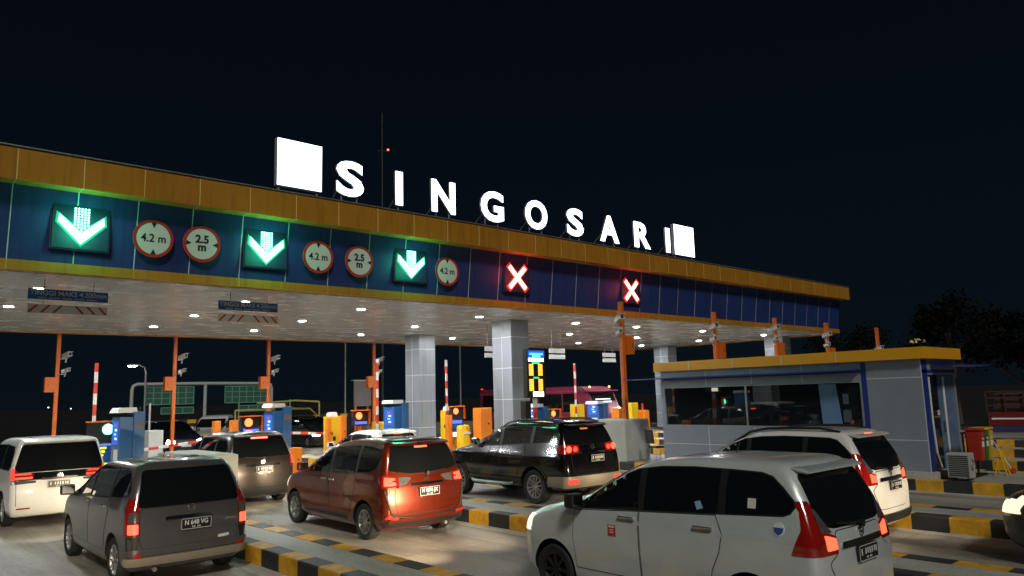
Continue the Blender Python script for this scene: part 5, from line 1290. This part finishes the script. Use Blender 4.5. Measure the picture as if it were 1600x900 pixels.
# large white minivan far left
AL = [(.24, .10, 4.4, .80), (.34, .03, 4.5, .85), (.5, 0, 4.56, .87), (.7, 0, 4.58, .875), (.85, .01, 4.5, .875), (.95, .02, 4.3, .87), (1.05, .03, 3.95, .865), (1.12, .04, 3.72, .86), (1.25, .06, 3.45, .84), (1.45, .10, 3.0, .80),
      (1.6, .14, 2.6, .765), (1.70, .18, 2.3, .72), (1.76, .26, 1.9, .63), (1.785, .6, 1.3, .4)]
car(dict(name='minivan', cat='minivan', label='large white minivan with black rear and two-bar red lights at far left', paint=P_white, x=3.60, y=18.0, L=4.58, W=1.75, levels=AL, wr=.33, wyr=.9, wyf=3.75, rr=(.11, .09), br=.04,
         band=[(3.5, 1.12), (3.0, 1.40), (2.6, 1.54), (2.2, 1.62), (1.2, 1.65), (.4, 1.62), (.28, 1.5), (.26, 1.22), (.4, 1.14)], panes=((2.5, 4), (1.2, 2.42), (0, 1.12)), belt=1.1, doors=[([(3.3, .42), (3.35, 1.08), (2.45, 1.10), (2.43, .42)], 2.6)], hz=1.0,
         rearwin=[(-.67, 1.66), (.67, 1.66), (.79, 1.20), (.79, 1.11), (-.79, 1.11), (-.79, 1.20)], windshield=[(-.76, 1.2), (.76, 1.2), (.7, 1.62), (-.7, 1.62)],
         tailgate=[(-.74, .42), (.74, .42), (.76, .95), (-.76, .95)], badge=(0, 1.01), garnish=(-.34, .34, .965, .02), rearparts=[('black_garnish', [(-.845, .96), (.845, .96), (.845, 1.10), (-.845, 1.10)], M_glass, .0055), ('light_garnish', [(-.84, .88), (-.42, .90), (-.42, .94), (-.84, .96)], M_dark, .0056), ('light_garnish', [(.84, .88), (.42, .90), (.42, .94), (.84, .96)], M_dark, .0056), ('lower_bumper', [(-.80, .28), (.80, .28), (.80, .46), (-.80, .46)], P_white, .025), ('reflector', [(-.74, .40), (-.50, .40), (-.50, .43), (-.74, .43)], M_reflector, .028), ('reflector', [(.74, .40), (.50, .40), (.50, .43), (.74, .43)], M_reflector, .028)],
         lamps=[('B', [[(-.84, .98), (-.48, .98), (-.48, 1.02), (-.82, 1.02)], [(-.84, 1.06), (-.50, 1.06), (-.52, 1.095), (-.80, 1.095)]], M_tail, 'lit_tail_lamp', .012), ('B', [[(-.85, .97), (-.47, .97), (-.47, 1.10), (-.72, 1.11), (-.80, 1.20), (-.85, 1.20)]], M_lens, 'taillight', .008),
                ('BL', [[(-.68, .97), (-.60, .97), (-.62, 1.20), (-.68, 1.20)]], M_tail, 'taillight_side', .012)], plate=(-.02, .85, -.02, None, None), spoiler=(.66, .08, .20, 1.71, .03)))

# dark car with lit brake bar ahead of the orange one
car(avanza_like(name='minivan', label='dark brown minivan with lit brake bar ahead of the orange one', paint=P_dbrown, x=7.62, y=17.3, rearwin=[(-.59, 1.57), (.59, 1.57), (.70, 1.12), (-.70, 1.12)],
                tailgate=[(-.56, .5), (.56, .5), (.66, .68), (.66, 1.09), (-.66, 1.09), (-.66, .68)], lamps=[('B', [[(-.82, .86), (-.70, .86), (-.69, 1.16), (-.79, 1.16)]], M_lens, 'taillight', .008), ('B', [[(-.815, .93), (-.72, .93), (-.72, 1.10), (-.79, 1.10)]], M_tail, 'lit_tail_lamp', .012), ('L', [[(.085, .86), (.2, .88), (.20, 1.16), (.16, 1.16)]], M_lens, 'taillight_side', .008)],
                brake=(-.20, .20, 1.535, 1.585), brakeoff=.02, brakemat=M_brakehot, plate=(0.02, .84, -.02, None, None), bumper=(.28, .40, M_dark, .03)))
# small white hatchback ahead of the SUV
car(avanza_like(name='hatchback', cat='hatchback', label='small white hatchback at the gate, seen over the orange roof', paint=P_white, x=12.25, y=18.4, L=3.68, W=1.60, levels=scaled(AV, .89, .875, .965), wyf=3.0, wyr=.62, wr=.28,
                band=[(2.75, .97), (2.5, 1.13), (2.2, 1.27), (1.8, 1.37), (1.3, 1.39), (.7, 1.37), (.5, 1.27), (.62, 1.08)], panes=((1.75, 4), (.9, 1.68), (0, .82)), doors=[([(2.7, .4), (2.72, .95), (1.72, 1.01), (1.7, .4)], 1.9)], hz=.92,
                rearwin=[(-.52, 1.385), (.52, 1.385), (.65, 1.06), (-.65, 1.06)], tailgate=[(-.5, .48), (.5, .48), (.58, .66), (.58, 1.03), (-.58, 1.03), (-.58, .66)], windshield=[(-.66, 1.05), (.66, 1.05), (.56, 1.39), (-.56, 1.39)],
                badge=(0, .97), garnish=(-.3, .3, .88, .02), lamps=[('B', [[(-.78, .74), (-.62, .74), (-.62, 1.0), (-.74, 1.0)]], M_lens, 'taillight', .008)], brake=(-.14, .14, 1.375, 1.40), brakeoff=.02, spoiler=(.52, .08, .30, 1.43, .035), wiper=None, mirror=(2.6, 1.02), plate=(0, .76, -.02, None, None), bumper=(.28, .36, M_dark, .02)))
# dark car entering at the right edge
car(avanza_like(name='car', cat='car', label='nose of a dark olive car with lit headlight at the right edge', paint=P_olive, x=12.46, y=-.64, levels=scaled(AV, 1.0, .93, 1.0), lamps=[('L', [[(3.66, .88), (3.82, .90), (4.02, .74), (3.98, .66), (3.80, .70)]], emis('right_headlamp', (1.0, .86, .62), 1.2), 'headlight_side', .008), ('F', [[(-.80, .66), (-.45, .64), (-.45, .80), (-.76, .84)]], emis('right_headlamp', (1.0, .86, .62), 1.2), 'headlight', .008)],
                plate=None, beam=120, aim=-.16, brake=None, garnish=None, badge=None))
# oncoming cars behind the lowered booms
for x, y, P_, lab in ((12.3, 40.5, P_navy, 'dark oncoming car with bright headlights behind the leftmost lowered boom'), (19.3, 40.0, P_navy, 'dark oncoming car right of kiosk 08 behind the second lowered boom')):
    c = car(avanza_like(name='car', cat='car', label=lab, paint=P_, x=x, y=y, yaw=180, group='oncoming cars beyond the booms', levels=scaled(AV, 1.0, .95, 1.04), W=1.73, doors=(), plate=None, badge=None, garnish=None, wiper=None, tailgate=[(-.5, .6), (.5, .6), (.5, 1.0), (-.5, 1.0)],
                lamps=[('F', [[(-.80, .62), (-.48, .60), (-.48, .74), (-.76, .80)]], emis('oncoming_headlamp', (1, .97, .9), 22.0), 'headlight', .008)]))
    pl = MB(); pl.box(-.22, .22, 4.135, 4.16, .46, .60, .005); pl.build('number_plate', M_platetext, c)
car(avanza_like(name='van', cat='van', label='small white van parked beyond the gate behind the orange pair', paint=P_white, x=16.4, y=43.0, yaw=150, levels=scaled(AL, .95, 1.0, .95), L=4.35, W=1.66,
                band=[(3.3, 1.10), (2.9, 1.38), (2.5, 1.52), (2.1, 1.60), (.5, 1.60), (.35, 1.5), (.33, 1.14)], panes=((2.5, 4), (1.3, 2.4), (0, 1.2)), doors=(), plate=None, badge=None, garnish=None, wiper=None, spoiler=None, windshield=[(-.7, 1.18), (.7, 1.18), (.64, 1.6), (-.64, 1.6)],
                rearwin=[(-.66, 1.6), (.66, 1.6), (.72, 1.15), (-.72, 1.15)], lamps=[('F', [[(-.78, .66), (-.52, .64), (-.52, .80), (-.76, .84)]], M_lensclear, 'headlight', .008)]))

# pink coach in the opposite lane
def coach():
    PK = paint('magenta_coach_paint', (.15, .015, .04), rough=.35)
    t = thing('coach', 'magenta coach facing the plaza behind the near grey column', 'coach', (30.0, 27.0, 0))
    L, W = 9.6, 2.3
    b = MB(); prof = [(0.0, .45), (-.06, 1.25), (.04, 1.40), (.55, 2.45), (.95, 2.72), (1.4, 2.80), (L-.2, 2.80), (L, 2.6), (L, .4), (.3, .38)]
    b.prism(prof, 'x', 0, W); bmesh.ops.bevel(b.b, geom=[e for e in b.b.edges if abs(e.verts[0].co.x-e.verts[1].co.x) < .01], offset=.10, segments=3, affect='EDGES')
    b.build('body', PK, t, True)
    G = M_glass
    b = MB()
    b.b.faces.new([b.b.verts.new(v) for v in ((.16, .155, 1.50), (W-.16, .155, 1.50), (W-.22, .56, 2.36), (.22, .56, 2.36))])
    bmesh.ops.solidify(b.b, geom=b.b.faces[:], thickness=.05)
    bmesh.ops.translate(b.b, verts=b.b.verts, vec=(0, -.05, .02)); ws = b.build('windshield', G, t)
    b = MB(); b.bar((.5, .29, 1.93), (1.7, .29, 1.93), .02, .10); b.bar((.5, .36, 2.08), (1.7, .36, 2.08), .02, .06); b.build('windshield_banner', M_scr_white, ws)
    for y0, y1 in ((.9, 2.3), (2.42, 4.2), (4.32, 6.1), (6.22, 8.0), (8.12, 9.2)):
        b = MB(); b.prism([(y0, 1.42), (y1, 1.42), (y1, 2.42), (y0+(.5 if y0 < 1 else 0), 2.42)], 'x', -.012, .02); b.build('side_window', G, t)
        b = MB(); b.prism([(y0, 1.42), (y1, 1.42), (y1, 2.42), (y0+(.5 if y0 < 1 else 0), 2.42)], 'x', W-.02, W+.012); b.build('side_window', G, t)
    b = MB(); b.box(-.008, W+.008, .3, L-.1, 2.50, 2.56); b.box(-.01, W+.01, .0, L-.1, 1.06, 1.16); b.build('pink_stripe', mat('pink_stripe', (.26, .04, .09), rough=.4), t)
    for x in (.35, W-.35): b = MB(); b.lathe([(.05, 2.70), (.06, 2.76), (.02, 2.80)], 'z', (x, .62, 0), 10); b.build('clearance_lamp', emis('clearance_lamp', (1.0, .35, .08), 6.0), t)
    b = MB(); b.lathe([(.07, 0), (.07, .06)], 'z', (.0, L-.3, 2.80), 10); b.build('rear_clearance_lamp', M_tail, t)
    for x in (.06, W-.36): b = MB(); b.box(x, x+.30, -.085, -.02, .80, 1.0, .02); b.build('headlight', M_headsoft, t)
    b = MB(); b.box(.5, W-.5, -.075, -.02, .62, .98, .02); b.build('grille', M_dark, t)
    for s in (-.22, W+.08): b = MB(); b.box(s, s+.14, -.25, -.18, 1.55, 1.95, .03); b.build('mirror', M_dark, t)
    tm, rm, dm = wheel_meshes(.42, .26, 'steel')
    for y in (1.7, 7.3):
        for x in (.10, W-.10): o = link_mesh('wheel', tm, None, t); o.location = (x, y, .42); o.rotation_euler = (0, 0, 0 if x < 1 else math.pi); link_mesh('rim', rm, None, o)
coach()
def lorry():
    RD = paint('red_lorry_paint', (.13, .010, .008), rough=.4)
    t = thing('lorry', 'red lorry with blue lower stripe and caged load, cut by the right edge', 'lorry', (33.7, 5.4, 0), R(12))
    b = MB(); b.box(0, 2.1, -5.5, 4.2, .75, 1.28, .03); b.build('side_board', RD, t)
    b = MB(); b.box(-.03, -.002, -5.4, 4.1, 1.00, 1.06); b.build('white_stripe', M_white, t)
    b = MB(); b.box(.02, 2.08, -5.45, 4.15, .52, .745, .02); b.build('blue_stripe', mat('lorry_blue', (.02, .03, .09), rough=.5), t)
    b = MB()
    for y in [-5.4+k*.6 for k in range(17)]: b.box(-.02, .04, y, y+.05, 1.28, 2.05)
    for z in (1.5, 1.78, 2.02): b.box(-.035, -.021, -5.4, 4.2, z, z+.05)
    b.build('cage', mat('cage_red_brown', (.05, .012, .01), rough=.7, var=.3), t)
    b = MB(); b.box(.1, 2.0, -5.3, 4.0, 1.281, 1.98, .1); b.build('load', mat('load_dark', (.05, .025, .02), rough=.9, var=.5, bump=.6, bscale=8), t)
    tm, rm, dm = wheel_meshes(.44, .26, 'steel')
    for y in (-3.6, 2.6):
        for x in (.16, 1.94): o = link_mesh('wheel', tm, None, t); o.location = (x, y, .44); o.rotation_euler = (0, 0, 0 if x < 1 else math.pi); link_mesh('rim', rm, None, o)
lorry()

# headlamps of the bus the picture is taken from (its nose is just below the frame)
for x in (-1.6, .1):
    ld = bpy.data.lights.new('bus_headlamp', 'SPOT'); lo = bpy.data.objects.new('bus_headlamp', ld); COL.objects.link(lo)
    ld.energy = 800; ld.color = (1.0, .80, .55); ld.spot_size = R(36); ld.spot_blend = .8; ld.shadow_soft_size = .09
    lo.location = (x, 3.4, .85); lo.rotation_euler = Vector((.36, 1, -.17)).to_track_quat('-Z', 'Y').to_euler()
